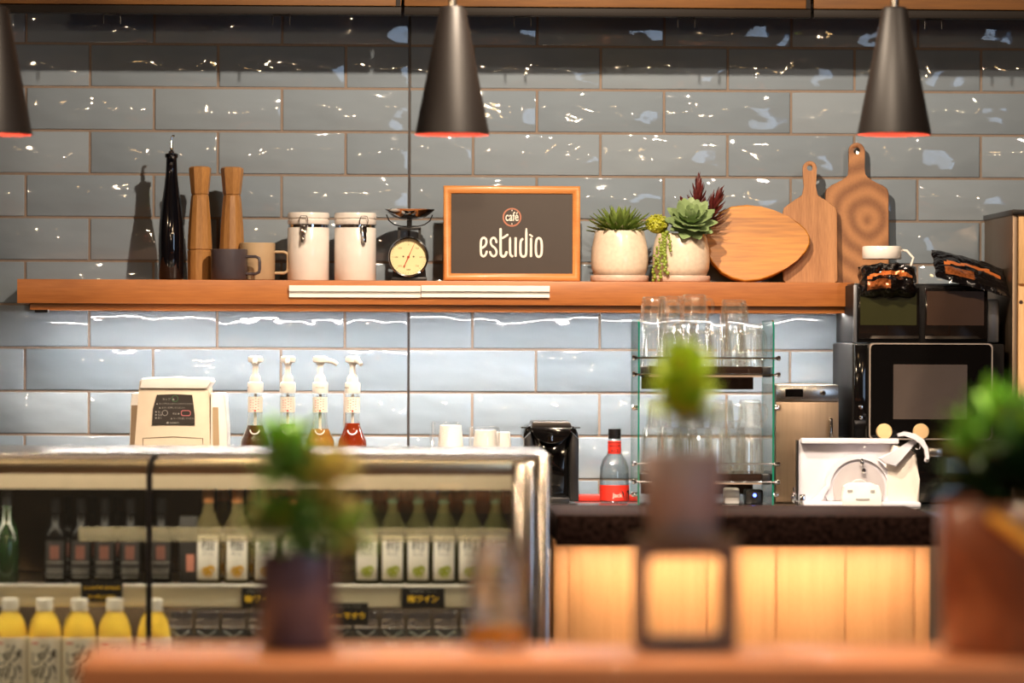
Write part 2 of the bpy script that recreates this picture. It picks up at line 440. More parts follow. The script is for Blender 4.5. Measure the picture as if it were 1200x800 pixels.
# upper cabinets above the tiles
YC = -.30
xs = [X(q, YC, 10) for q in (-8, 472, 952, 1432)]
zb = Z(18.5, YC)
for i in range(3):
    a, c = xs[i]+.003, xs[i+1]-.003
    t = thing('wall_cabinet', ['leftmost brown wooden wall cabinet above the tiles over the left hanging lamp',
                               'middle brown wooden wall cabinet above the tiles over the framed cafe sign',
                               'rightmost brown wooden wall cabinet above the tiles over the cutting boards'][i], 'cabinet', ((a+c)/2, YC, zb), group='wall cabinets above the tiles')
    w2 = (c-a)/2
    b = MB(); b.box(-w2, w2, .022, -YC-.006, .035, .62); b.build('cabinet_body', M['cab_dark'], t)
    b = MB(); b.box(-w2, w2, -.002, .02, .020, .60, bev=.003); b.build('door', M['wood_cab'], t)
    b = MB(); b.box(-w2, w2, -.004, .03, 0, .0185, bev=.002); b.build('bottom_rail', M['cab_dark'], t)
    b = MB(); b.box(w2-.012, w2-.002, -.006, -.002, .020, .60); b.build('edge_strip', M['cab_dark'], t)
hook = None
for i, (p0, p1) in enumerate(((121,141),(319,340),(603,622),(792,817),(1084,1104))):
    yh = -.286; x0, x1 = X(p0, yh, 20), X(p1, yh, 20); xm = (x0+x1)/2; hz = zb
    lab = ['small black wire hook under cabinet, first from the left near the oil bottle', 'small black wire hook under cabinet, above the two white canisters',
           'small black wire hook under cabinet, just right of the centre hanging lamp', 'small black wire hook under cabinet, above the red spiky succulent',
           'small black wire hook under cabinet, just right of the right hanging lamp'][i]
    if hook is None:
        b = MB(); w2 = (x1-x0)/2; r = .0017
        b.tube([(-w2,0,-.022), (-w2,0,-.002), (-w2+.002,0,.0), (w2-.002,0,.0), (w2,0,-.002), (w2,0,-.022)], r, 6)
        hook = b.build('wire_hook', M['black_metal'], loc=(xm, yh, hz-.001)); tag(hook, lab, 'hook', 'wire hooks under the wall cabinets')
    else: dup(hook, (xm, yh, hz-.001), lab)

# ================================================================== HANGING LAMPS
YP = -1.30; sP = S(YP)
M['shade_black'] = pmat('shade_black', (21,16,14), .5, metal=0, spec=.4)
M['shade_inner'] = pmat('shade_inner', (236,84,62), .5)
def pendant(px, label, first=None):
    zr = Z(157.5, YP, px); x = X(px, YP, 157)
    if first: return dup(first, (x, YP, zr), label)
    t = thing('pendant_lamp', label, 'lamp', (x, YP, zr), group='black cone pendant lamps')
    R, r, h = 43.5*sP, 14.5*sP, 150*sP
    b = MB(); b.lathe([(R, 0), (R*.995, .004), (r+.001, h-.006), (r-.003, h-.001), (0, h), (0, h-.006), (r-.004, h-.008), (R-.0022, .0022)], 64, open_=True)
    # closes the lip
    b.build('lamp_shade', M['shade_black'], t)
    b = MB(); b.lathe([(R-.0004, -.0008), (R-.0026, .0024), (r-.0045, h-.009), (0, h-.012)], 64, open_=True)
    b.build('inner_reflector', M['shade_inner'], t)
    b = MB(); b.lathe([(.0085, h-.002), (.0085, h+.02), (.004, h+.024), (.0035, h+.30), (.0035, 3.0-zr)], 20); b.build('stem', M['steel'], t)
    b = MB(); b.lathe([(0,h-.10),(.014,h-.095),(.018,h-.07),(.012,h-.03),(.012,h-.012),(0,h-.012)], 20); b.build('bulb', emat('bulb_glow', (255,214,160), 10), t)
    return t
pd = pendant(530, 'centre black cone pendant lamp with red glowing rim, left of the framed sign')
pendant(1048, 'right black cone pendant lamp with red glowing rim, above the meat slicer', pd)
pendant(-6, 'left black cone pendant lamp cut by the frame edge', pd)
def light(kind, loc, energy, col=(1,.78,.55), size=.03, spot=None, blend=.5, target=None, sy=None):
    l = bpy.data.lights.new(kind.lower()+'_light', kind); l.energy = energy; l.color = col
    o = bpy.data.objects.new(kind.lower()+'_light', l); C.objects.link(o); o.location = loc
    if kind == 'AREA':
        l.size = size
        if sy: l.shape = 'RECTANGLE'; l.size_y = sy
    else: l.shadow_soft_size = size
    if spot: l.spot_size = spot; l.spot_blend = blend
    if target is not None: o.rotation_euler = (Vector(target)-Vector(loc)).to_track_quat('-Z', 'Y').to_euler()
    return o
for px in (-6, 530, 1048):
    x = X(px, YP, 157); zr = Z(157.5, YP, px)
    light('SPOT', (x, YP, zr+.028), LAMP_W, (1,.86,.72), .02, spot=2.3, blend=.7, target=(x, YP, 0))

# ================================================================== THE SHELF
YS = -.24; sS = S(YS)
zT = Z(329.3, YS); zBm = Z(357.6, YS)
xL, xR = X(20, YS, 340), X(1003, YS, 340)
sh = thing('wall_shelf', 'long orange-brown wooden wall shelf carrying canisters, sign and plants', 'shelf', ((xL+xR)/2, 0, zT))
hw = (xR-xL)/2
b = MB(); b.box(-hw, hw, YS, -.006, zBm-zT, 0, bev=.0015); b.build('shelf_board', M['wood_shelf'], sh)
zL = Z(365.3, -.225)
b = MB(); xl2 = X(35, -.225, 362)-(xL+xR)/2
b.box(xl2, hw, -.225, -.205, zL-zT, zBm-zT, bev=.001); b.box(xl2, hw, -.05, -.006, zL-zT, zBm-zT); b.box(xl2, xl2+.02, -.21, -.04, zL-zT, zBm-zT)
b.build('under_batten', M['wood_shelf'], sh)
b = MB(); xs0 = X(45, -.15, 368)-(xL+xR)/2
b.box(xs0, hw-.02, -.186, -.172, zL-zT+.0015, zL-zT+.0035); b.mi = 1; b.box(xs0, hw-.02, -.189, -.169, zL-zT+.0035, zBm-zT-.0005); b.build('light_strip', [emat('shelf_strip_light', (255,248,240), STRIP_E), M['white_plastic']], sh)
b = MB(); b.box(xs0-.004, xs0+.026, -.2, -.14, zL-zT-.006, zL-zT+.005, bev=.001); b.build('strip_end_cap', M['black_plastic'], sh)
zc_ = (xL+xR)/2
for p0, p1 in ((339, 492.8), (493.6, 644)):
    a, c = X(p0, YS, 340)-zc_, X(p1, YS, 340)-zc_
    zt, zb2 = Z(334.6, YS, (p0+p1)/2)-zT, Z(348.4, YS, (p0+p1)/2)-zT; h = zt-zb2
    b = MB()
    prof = [(0,0),(-.009,0),(-.012,.1),(-.012,.48),(-.006,.52),(-.004,.82),(-.007,.86),(-.007,1.),(0,1.)]
    A = [[b.bm.verts.new((x, YS+y, zt-h*q)) for y, q in prof] for x in (a, c)]
    for i in range(len(prof)): j = (i+1) % len(prof); b.face([A[0][i], A[0][j], A[1][j], A[1][i]])
    b.face(A[0]); b.face(A[1][::-1]); b.build('label_rail', M['white_plastic'], sh, angle=15)
zS = zT + .0004

# ---- things standing on the shelf; s = metres per photo pixel there
def shx(px, y): return X(px, y, 325)
y0 = -.13; s = S(y0)
# oil bottle
t = thing('oil_bottle', 'tall dark glass oil bottle with steel pourer at left end of the shelf', 'bottle', (shx(200.5, y0), y0, zS))
b = MB(); P_ = [(0,328.5),(13,328.5),(14.5,326),(14.8,280),(14,262),(11.5,240),(8.6,220),(6.8,203),(6.2,186),(7.6,185),(7.8,181),(6,180),(0,180)]
b.lathe([(r*s, (328.5-q)*s) for r, q in P_], 48); b.build('bottle_body', M['dark_glass'], t, angle=60)
b = MB(); b.lathe([(.007,.293),(.008,.300),(.004,.303),(.0032,.325)], 16); b.tube([(0,0,.322),(0,0,.332),(.002,0,.336),(.007,0,.336)], .0026, 10)
b.build('pourer', M['chrome'], t)
# mills
def mill(px, y, label, base=None, rz=0.):
    s = S(y)
    if base: return dup(base, (shx(px, y), y, zS), label, rz)
    t = thing('pepper_mill', label, 'pepper mill', (shx(px, y), y, zS), rz, group='wooden mills')
    b = MB(); b.lathe([(0,0),(14*s,0),(14.3*s,2*s),(14.6*s,34*s),(13.6*s,34.6*s),(13.6*s,35.8*s),(14.8*s,36.4*s),(13.6*s,62*s),(11.4*s,90*s),(10.4*s,99*s),(0,99*s)], 12); b.build('mill_body', M['wood_mill'], t, angle=20)
    b = MB(); b.lathe([(0,98*s),(9.6*s,99*s),(9.8*s,100.5*s),(10.6*s,101*s),(13.4*s,129*s),(13*s,131.5*s),(10*s,133*s),(0,133.3*s)], 8); b.build('grinder_head', M['wood_mill'], t, angle=20)
    return t
ml = mill(234, -.13, 'wooden pepper mill standing right next to the dark oil bottle', rz=.25)
mill(271.5, -.115, 'wooden pepper mill standing behind the dark grey mug', ml, rz=.9)
# mugs
def mug(name, px, py, y, w, h, mat, label, ang, hr):
    s = S(y); t = thing(name, label, 'mug', (shx(px, y), y, zS), ang)
    R = w/2*s; H = h*s
    b = MB(); b.lathe([(0,0),(R-.003,0),(R,.003),(R,H-.001),(R-.0012,H),(R-.0028,H-.001),(R-.003,.006),(0,.005)], 48); b.build('mug_body', mat, t, angle=50)
    b = MB(); e = .0045; hw_ = hr*s; z0, z1 = H*.2, H*.76
    pts = [(R-.002,0,z1),(R+hw_*.7,0,z1),(R+hw_*.95,0,z1-.004),(R+hw_,0,z1-.012),(R+hw_,0,z0+.012),(R+hw_*.95,0,z0+.004),(R+hw_*.7,0,z0),(R-.002,0,z0)]
    b.tube(pts, e*.8, 10); b.build('handle', mat, t, angle=60); return t
mug('mug', 268.5, 328, -.185, 43, 36, M['mug_dark'], 'dark grey mug standing in front of the second pepper mill', -.35, 17)
mug('mug', 301.5, 328, -.135, 41.5, 44, M['mug_beige'], 'beige mug with square handle between dark grey mug and white canisters', -.12, 15.5)
# canisters
def canister(px, label, base=None, rz=0.):
    y = -.135; s = S(y)
    if base: return dup(base, (shx(px, y), y, zS), label, rz)
    t = thing('canister', label, 'canister', (shx(px, y), y, zS), rz, group='white ceramic canisters with clamp lids')
    R = 24.5*s
    b = MB(); b.lathe([(0,0),(R-.002,0),(R,.002),(R,61*s),(R-.0015,62*s),(R-.003,62*s),(R-.003,66*s),(0,66*s)], 48); b.build('canister_body', M['white_glaze'], t, angle=50)
    b = MB(); b.lathe([(R-.0028,62.2*s),(R-.0008,62.4*s),(R-.0008,65.4*s),(R-.0028,65.6*s)], 48, open_=True); b.build('metal_band', M['chrome'], t)
    b = MB(); b.lathe([(0,65.8*s),(R-.001,65.8*s),(R+.0002,66.6*s),(R+.0002,71*s),(R-.0026,71.8*s),(R-.0026,72.8*s),(R+.0004,73.4*s),(R+.0008,77*s),(R-.001,79.4*s),(R*.6,80.4*s),(0,80.6*s)], 48); b.build('lid', M['white_glaze'], t, angle=40)
    b = MB(); fy = -R-.003
    b.tube([(-.010,fy,64*s),(-.0105,fy-.004,70*s),(-.007,fy-.003,75*s),(.007,fy-.003,75*s),(.0105,fy-.004,70*s),(.010,fy,64*s)], .0011, 8)
    b.box(-.0055,.0055,fy-.006,fy-.0015,45*s,64*s,bev=.0015)
    b.tube([(-.007,fy,64*s),(-.007,fy-.003,56*s)], .0011, 8); b.tube([(.007,fy,64*s),(.007,fy-.003,56*s)], .0011, 8)
    b.box(-.004,.004,fy-.011,fy-.006,44*s,52*s,bev=.0015)
    b.build('wire_clamp', M['chrome'], t)
    return t
cn = canister(361.2, 'white ceramic canister with wire clamp, left one next to the beige mug', rz=-.18)
canister(416.2, 'white ceramic canister with wire clamp, right one next to the kitchen scale', cn, .38)
# kitchen scale
y = -.14; s = S(y); xx = shx(479.5, y)
t = thing('kitchen_scale', 'small retro kitchen scale with round cream dial and metal pan', 'scale', (xx, y, zS))
b = MB(); b.box(-21*s, 21*s, -.028, .04, 0, 4.5*s, bev=.002)
b.prism([(-20*s,4*s),(20*s,4*s),(17*s,30*s),(13*s,48*s),(-13*s,48*s),(-17*s,30*s)], -.015, .035, bev=.003); b.build('scale_body', M['black_metal'], t)
b = MB()
for q in (-1, 1): b.box(q*12*s-1.6*s, q*12*s+1.6*s, .004, .010, 44*s, 62*s)
b.box(-13.6*s, 13.6*s, .004, .010, 60*s, 63.5*s, bev=.0005); b.lathe([(.0035,61*s),(.0035,77*s)], 12, c=(0,.007,0)); b.box(-3*s,3*s,.002,.012,63*s,72*s,bev=.001); b.build('pan_support', M['black_metal'], t)
b = MB(); r = 27*s
b.tube([(r*math.cos(a)*.98, .007+r*math.sin(a)*.0, 66*s + 0*s + (1-math.sin(a))*8*s) for a in [PI*k/14 for k in range(15)][::-1]] if False else
       [(-27*s,.007,78*s),(-24*s,.007,71*s),(-18*s,.007,66.5*s),(-10*s,.007,64.5*s),(0,.007,64*s),(10*s,.007,64.5*s),(18*s,.007,66.5*s),(24*s,.007,71*s),(27*s,.007,78*s)], .0014, 8)
b.build('pan_bracket', M['black_metal'], t)
b = MB(); b.lathe([(0,72.2*s),(10*s,72.6*s),(19*s,75*s),(25.5*s,80*s),(29.4*s,83.2*s),(30*s,84*s),(29*s,84*s),(25*s,81*s),(18*s,76.4*s),(9*s,74*s),(0,73.6*s)], 48, c=(0,.007,0)); b.build('pan', M['chrome'], t, angle=60)
R = 23.6*s; zc2 = 28*s
b = MB(); b.lathe([(R*.88,.006),(R*.90,.0165),(R*.97,.0175),(R,.0145),(R,-.012),(R*.9,-.012)], 64, c=(-.002,-.022,zc2), axis='y', open_=True); b.build('dial_bezel', M['chrome'], t, angle=50)
dial_m = pmat('dial_cream', (226,212,160), .5)
b = MB(); b.lathe([(0,-.010),(R*.93,-.010),(R*.93,.0065),(0,.0065)], 64, c=(-.002,-.022,zc2), axis='y'); df = b.build('dial_face', dial_m, t)
b = MB()
for k in range(40):
    a = 2*PI*k/40; r0 = R*(.80 if k % 5 else .74); r1 = R*.85
    b.ribbon([(r0*math.sin(a)-.002, zc2+r0*math.cos(a)), (r1*math.sin(a)-.002, zc2+r1*math.cos(a))], .0005, -.0292, -.0284)
for k in range(8):
    a = 2*PI*k/8; add_text(b, str(k*250 if k else 0), .0052, .62*R*math.sin(a)-.002, -.0287, zc2+.62*R*math.cos(a)-.002, extrude=.0002)
b.lathe([(0,0),(.0022,0),(.0022,.0008),(0,.0008)], 12, c=(-.014,-.0284,zc2+.001), axis='y'); b.lathe([(0,0),(.0022,0),(.0022,.0008),(0,.0008)], 12, c=(.010,-.0284,zc2+.001), axis='y')
b.build('dial_marks', pmat('dial_ink', (96,84,62), .6), df)
b = MB(); a = .42; d = (math.sin(a), math.cos(a))
b.ribbon([(-.002-d[0]*R*.5, zc2-d[1]*R*.5), (-.002, zc2), (-.002+d[0]*R*.78, zc2+d[1]*R*.78)], [.0022,.0022,.0007], -.0306, -.0298)
b.lathe([(0,0),(.0022,0),(.0022,.001),(0,.001)], 14, c=(-.002-d[0]*R*.5,-.0300,zc2-d[1]*R*.5), axis='y'); b.lathe([(0,0),(.003,0),(.003,.0022),(0,.0022)], 14, c=(-.002,-.0296,zc2), axis='y')
b.build('needle', pmat('needle_red', (176,60,34), .4), df)

# framed sign
y = -.15; s = S(y); xx = shx(599.5, y); W, H = 160.5*s, 112*s; fw = 9.2*s
t = thing('framed_sign', 'wooden framed dark brown sign reading cafe estudio in white letters', 'sign', (xx, y, zS)); t.rotation_euler = (-.05, 0, 0)
b = MB()
def frame_bar(p, q, w):   # mitred moulding running from p to q, inner side given by w
    pass
prof = [(0,0),(0,.012),(.002,.0155),(.006,.017),(.011,.0165),(.014,.013),(.0165,.012),(.0185,.008),(.0185,0)]
prof = [(d_*fw/.0185, h_) for d_, h_ in prof]
cor = [(-1,0),(1,0),(1,1),(-1,1)]
ringv = []
for cx_, cz_ in cor:
    ringv.append([b.bm.verts.new((cx_*(W/2-d_), -h_, (d_ if cz_ == 0 else H-d_))) for d_, h_ in prof])
for i in range(4):
    j = (i+1) % 4
    for k in range(len(prof)):
        l = (k+1) % len(prof); b.face([ringv[i][k], ringv[j][k], ringv[j][l], ringv[i][l]])
b.build('frame', M['wood_frame'], t, angle=50)
b = MB(); b.box(-W/2+fw*.7, W/2-fw*.7, -.007, -.001, fw*.7, H-fw*.7); f = b.build('sign_face', M['sign_face'], t)
b = MB(); k = s/10.667      # metres per unit of the traced lettering
def T(p): return ((p[0]/10.667+550-599.5)*s, (328.5-(p[1]/10.667+235))*s)
def stroke(pts, w, closed=False):
    # smooth the traced skeleton by Chaikin corner cutting
    for _ in range(2):
        q = [] if closed else [pts[0]]
        for i in range(len(pts) if closed else len(pts)-1):
            a, c = pts[i], pts[(i+1) % len(pts)]
            q += [(a[0]*.75+c[0]*.25, a[1]*.75+c[1]*.25), (a[0]*.25+c[0]*.75, a[1]*.25+c[1]*.75)]
        if not closed: q.append(pts[-1])
        pts = q
    P2 = [T(p) for p in pts]; n = len(P2)
    ws = [w*k]*n if closed else [w*k*min(1, .45+min(i, n-1-i)*.28) for i in range(n)]
    b.ribbon(P2, ws, -.0085, -.0068, closed)
stroke([(150,585),(195,558),(212,520),(210,470),(180,450),(150,465),(141,510),(141,640),(150,675),(178,690),(205,665),(218,615)], 27)
stroke([(338,520),(330,470),(302,448),(272,465),(262,505),(275,550),(320,580),(340,620),(335,665),(303,690),(270,670),(254,620)], 26)
stroke([(388,330),(388,400),(388,640),(395,675),(425,690),(452,670),(466,620)], 31)
stroke([(404,460),(440,440),(484,408)], 26)
stroke([(506,445),(506,640),(515,672),(545,690)], 29)
stroke([(576,445),(576,480),(576,640),(576,690)], 29)
stroke([(672,462),(645,478),(636,520),(636,640),(648,678),(676,690),(702,676),(710,640),(710,330)], 29)
stroke([(769,450),(769,500),(769,640),(769,692)], 29)
stroke([(746,410),(768,420),(790,440)], 22)
stroke([(829,520),(840,465),(866,450),(892,465),(904,520),(904,630),(892,676),(866,692),(840,676),(829,630)], 28, True)
cx2, cz2 = T((530, 200))
add_text(b, 'café', 15*s, cx2, -.0078, cz2-3.6*s, sx=.66, bold=.0003)
for q in ((530,108),(530,278)):
    u_, v_ = T(q); b.prism([(u_-.6*s, v_), (u_, v_-1.2*s), (u_+.6*s, v_), (u_, v_+1.2*s)], -.0082, -.0068)
b.build('lettering', M['sign_white'], f, smooth=False)
b = MB(); n = 64
b.ring_prism([(cx2+11.*s*math.cos(2*PI*i/n), cz2+.5*s+11.*s*math.sin(2*PI*i/n)) for i in range(n)], [(cx2+9.3*s*math.cos(2*PI*i/n), cz2+.5*s+9.3*s*math.sin(2*PI*i/n)) for i in range(n)], -.0082, -.0068)
b.build('badge_ring', M['sign_copper'], f, smooth=False)

# ---- potted succulents
M['leaf_green'] = pmat('leaf_green', (118,138,66), .4, noise=.25, nscale=60, sub=.0)
M['leaf_echeveria'] = pmat('leaf_echeveria', (134,156,104), .5, noise=.2, nscale=50)
M['leaf_red'] = pmat('leaf_red', (92,36,34), .4, noise=.3, nscale=50)
M['leaf_yellow'] = pmat('leaf_yellow', (158,160,30), .5, noise=.2, nscale=90)
M['pearl_green'] = pmat('pearl_green', (132,150,58), .35)
M['soil'] = pmat('soil', (52,38,28), .95, bump=.002, bscale=200)
def planter(t, s, R1=33.5, R0=30, H=60):
    b = MB(); b.lathe([(0,6*s),((R0-4)*s,6*s),((R0)*s,7.5*s),((R1-.3)*s,16*s),((R1+.2)*s,26*s),((R1-.6)*s,40*s),((R1-3.2)*s,52*s),((R1-4.6)*s,H*s-.6*s),((R1-5.2)*s,H*s),((R1-6.2)*s,H*s-.8*s),((R1-6.4)*s,(H-8)*s),(0,(H-8)*s)], 56); b.build('pot', M['pot_cream'], t, angle=50)
    b = MB(); b.lathe([(0,0),((R1-.5)*s,0),((R1+.6)*s,1.2*s),((R1+.9)*s,6.4*s),((R1+.2)*s,7.6*s),((R1-1.2)*s,7*s),((R1-2)*s,5.5*s),(0,5.2*s)], 56); b.build('saucer', M['saucer'], t, angle=50)
    b = MB(); b.lathe([(0,(H-9)*s),((R1-6.5)*s,(H-8.2)*s),((R1-6.6)*s,(H-6)*s),(0,(H-4)*s)], 32); b.build('soil', M['soil'], t)
y = -.145; s = S(y)
t = thing('potted_succulent', 'spiky green succulent in cream pot, directly right of the framed sign', 'potted plant', (shx(726, y), y, zS))
planter(t, s)
b = MB(); rnd = random.Random(3)
for ring, (n, el, L, W) in enumerate(((17,.0,36,11),(17,.2,38,11),(16,.42,37,10.5),(14,.68,34,9.5),(11,.98,30,8),(7,1.3,25,6.5))):
    for k_ in range(n):
        a = 2*PI*(k_+.5*(ring % 2))/n + rnd.uniform(-.1,.1); e = el + rnd.uniform(-.08,.08)
        d = Vector((math.cos(a)*math.cos(e), math.sin(a)*math.cos(e), math.sin(e)))
        b.leaf((d.x*.004, d.y*.004, (58+ring*.8)*s), d, (0,0,1), L*s*rnd.uniform(.9,1.08), W*s, W*s*.4, curl=.25, n=5, wpos=.35, tip=.02)
b.build('rosette', M['leaf_green'], t)
y = -.15; s = S(y)
t = thing('potted_succulent', 'cream pot of mixed succulents with trailing pearls and dark red sprigs', 'potted plant', (shx(798, y), y, zS))
planter(t, s, 33.5, 29.5, 57)
rnd = random.Random(5)
b = MB(); c = Vector((9*s, -.040, 68*s)); ax = Vector((.06, -.62, .78)).normalized(); u = ax.cross(Vector((1,0,0))).normalized(); v = ax.cross(u)
for ring, (n, el, L, W) in enumerate(((9,-.45,30,17),(9,-.12,34,17),(9,.14,32,17),(8,.42,28,16),(7,.72,22,14),(6,1.0,16,11),(5,1.28,11,8))):
    for k_ in range(n):
        a = 2*PI*(k_+.5*(ring % 2))/n + rnd.uniform(-.1,.1); e = el + rnd.uniform(-.06,.06)
        d = (u*math.cos(a)+v*math.sin(a))*math.cos(e) + ax*math.sin(e)
        b.leaf(c + ax*ring*.0022, d, ax, L*s*rnd.uniform(.92,1.05), W*s, W*s*.2, curl=.7, n=6, wpos=.62, tip=.2, fold=.25)
b.build('rosette', M['leaf_echeveria'], t)
def sprig(b, p, d, H, L, W, rows, per, rnd, topcol=None):
    d = Vector(d).normalized(); u = d.cross(Vector((0,1,0))).normalized(); v = d.cross(u)
    b.tube([p, Vector(p)+d*H], [.0022,.0014], 6)
    for i in range(rows):
        f_ = i/(rows-1); q = Vector(p)+d*H*(.15+.85*f_)
        for k_ in range(per):
            a = 2*PI*(k_+.5*(i % 2))/per + rnd.uniform(-.2,.2); e = .12+1.1*f_**1.8
            b.leaf(q, (u*math.cos(a)+v*math.sin(a))*math.cos(e)+d*math.sin(e), d, L*rnd.uniform(.8,1.1)*(1-.35*f_), W, W*.4, curl=.7, n=4, wpos=.4, tip=.05)
b = MB(); sprig(b, (20*s,.016,62*s), (.02,.0,1), 50*s, 26*s, 5*s, 8, 7, rnd); sprig(b, (12*s,.014,66*s), (-.35,.0,1), 24*s, 20*s, 5.5*s, 6, 7, rnd)
sprig(b, (26*s,.0,60*s), (.42,-.1,1), 42*s, 26*s, 5*s, 8, 7, rnd)
b.build('red_sprigs', M['leaf_red'], t)
b = MB()
for k_ in range(230):
    th = rnd.uniform(0, 2*PI); ph = math.acos(rnd.uniform(-.6, 1)); r = 13.5*s*rnd.uniform(.82, 1)
    q = (-29*s+r*math.sin(ph)*math.cos(th), -.012+r*math.sin(ph)*math.sin(th), 68*s+r*math.cos(ph)*.85)
    b.ball(q, rnd.uniform(1.0,1.7)*s, 6, 4)
b.ball((-29*s,-.012,67*s), 12*s, 14, 10, (1,1,.85)); b.tube([(-20*s,-.008,52*s),(-28*s,-.012,66*s)], 5*s, 8); b.build('yellow_sedum', M['leaf_yellow'], t)
b = MB()
for x0, x1, zt, zb_, n in ((-24,-20,56,10,15),(-20,-22,58,24,11),(-30,-34,40,-2+4,13),(-26,-27,50,2,15),(-17,-15,54,36,6)):
    pts = []
    for k_ in range(n):
        f_ = k_/(n-1); xk = (x0+(x1-x0)*f_+rnd.uniform(-1,1))*s; zk = (zt+(zb_-zt)*f_)*s
        yk = -.010 - math.sqrt(max(0, (35.5*s)**2-(xk)**2))*.98 if zk < 54*s else -.05
        pts.append((xk, yk, zk)); r = rnd.uniform(1.5, 2.5)*s
        b.ball((xk+rnd.uniform(-1.6,1.6)*s, yk-.001, zk), r, 8, 6)
    b.tube([(x0*s*.5, -.03, 60*s)]+pts, .0006, 5)
b.build('string_of_pearls', M['pearl_green'], t)

# ---- boards
def board_lean(t, ang): t.rotation_euler = (ang, 0, 0)
y = -.118; s = S(y)
t = thing('serving_board', 'thick oval golden wooden board tilted against the small cutting board', 'board', (shx(889.5, y), y, zS+.0015)); board_lean(t, -.18)
pts = [(949.5,276),(950,284),(945.5,294),(935,304),(921,314),(906,322.5),(890,328),(872,329.8),(857,326),(845,319.5),(835,309),(828,297),(826,284),(828.5,270),(835,257),(845,247),(858,241),(876,239),(892,241),(908,245.5),(924,252.5),(936,259.5),(945,267.5)]
b = MB(); b.prism([((p-889.5)*s, (329.5-q)*s/math.cos(.18)) for p, q in pts][::-1], -.012, .012, bev=.004, seg=3); b.build('board', M['wood_oval'], t, angle=50, wn=True)
def paddle(t, s, cx_, x0, x1, zbase, zsh, zn, nw, ztop, hr, th, mat):
    # outline in photo pixels relative to base
    R = []
    zt = zbase-ztop; zs = zbase-zsh; zn_ = zbase-zn
    L = [(x0+3,0),(x1-3,0),(x1,3),(x1,zs-10),(x1-1.5,zs-5),(x1-7,zs-.5),(cx_+nw+9,zs+4),(cx_+nw+3.4,zs+9),(cx_+nw,zn_)]
    n = 10; r = nw+.5; zc_ = zt-r
    L.append((cx_+nw-.8, zc_-22))
    for k_ in range(n+1):
        a = -.2+(PI+.4)*k_/n; L.append((cx_+r*math.cos(a), zc_+r*math.sin(a)))
    L.append((cx_-nw+.8, zc_-22)); L += [(cx_-nw,zn_),(cx_-nw-3.4,zs+9),(cx_-nw-9,zs+4),(x0+7,zs-.5),(x0+1.5,zs-5),(x0,zs-10),(x0,3)]
    b = MB(); b.prism([((p-cx_)*s, q*s) for p, q in L], -th/2, th/2, bev=.002)
    o = b.build('board', mat, t, angle=50)
    c = MB(); c.lathe([(hr*s,-.05),(hr*s,.05)], 24, c=(0,0,zc_*s), axis='y'); cut = c.build('cut', mat, t)
    md = o.modifiers.new('hole', 'BOOLEAN'); md.object = cut; md.solver = 'EXACT'
    dg = bpy.context.evaluated_depsgraph_get(); me = bpy.data.meshes.new_from_object(o.evaluated_get(dg))
    o.modifiers.clear(); o.data = me; o.modifiers.new('weighted', 'WEIGHTED_NORMAL').keep_sharp = True; bpy.data.objects.remove(cut)
y = -.085; s = S(y)
t = thing('cutting_board', 'small light paddle cutting board with hole in its handle', 'cutting board', (shx(949.5, y), y, zS)); board_lean(t, -.09)
paddle(t, s, 949.5, 917.5, 981.5, 330, 236, 226, 7.8, 185.5, 3.6, .014, M['wood_board'])
y = -.046; s = S(y)
t = thing('cutting_board', 'large paddle cutting board with swirling ring grain at right', 'cutting board', (shx(1004, y), y, zS)); board_lean(t, -.05)
paddle(t, s, 1004, 967, 1041.5, 330, 213.5, 202, 9, 164, 4.2, .016, M['wood_board_rings'])
# ================================================================== BACK COUNTER
ZB = 1.036
bx0, bx1 = -2.2, X(1185, -.45, 350)
t = thing('back_counter', 'long stainless back counter against the tiled wall', 'counter', ((bx0+bx1)/2, 0, 0))
w2 = (bx1-bx0)/2
b = MB(); b.box(-w2, w2, -.74, -.006, ZB-.04, ZB, bev=.003); b.build('counter_top', M['steel'], t)
b = MB(); b.box(-w2+.01, w2-.01, -.72, -.01, 0, ZB-.041); b.build('counter_body', M['steel_brushed'], t)
ZBt = ZB + .0003
# ---- white dispenser with dark control panel
y = -.36; s = S(y); g = Z(400, y) ; zb0 = ZBt
def zz(py, y): return Z(py, y) - ZBt
cx_ = X(207, y, 500)
t = thing('countertop_machine', 'white plastic countertop machine with dark control panel, left of the syrup bottles', 'machine', (cx_, y, ZBt))
H = zz(446, y)
b = MB()
def q(px): return (px-207)*s
# body: tapered tower, bevelled shoulders
body = [(q(156),0),(q(247),0),(q(247),zz(520,y)),(q(246),zz(470,y)),(q(244.5),zz(457,y)),(q(243),H-.002),(q(240),H),(q(205),H+.0025),(q(168),H),(q(165.5),H-.002),(q(164.5),zz(457,y)),(q(160),zz(520,y))]
b.prism(body[::-1], -.05, .16, bev=.004)
b.build('tower_body', M['cream_plastic'], t, angle=40)
b = MB(); b.prism([(q(165.6),zz(456,y)),(q(243.6),zz(456,y)),(q(248),zz(449,y)),(q(246),H+.003),(q(205),H+.0055),(q(168),H+.003)], -.058, .17, bev=.003); b.build('top_cap', M['white_plastic'], t)
b = MB(); b.prism([(q(247),0),(q(268),0),(q(266),zz(500,y)),(q(263),zz(463,y)),(q(261),zz(462,y)),(q(247),zz(462,y))], -.02, .15, bev=.003); b.build('side_shell', M['white_plastic'], t, angle=40); b = MB()
b.prism([(q(151),0),(q(158),0),(q(165),zz(462,y)),(q(155),zz(462,y)),(q(154),zz(476,y))], -.02, .15, bev=.002); b.build('side_shell', M['white_plastic'], t, angle=40)
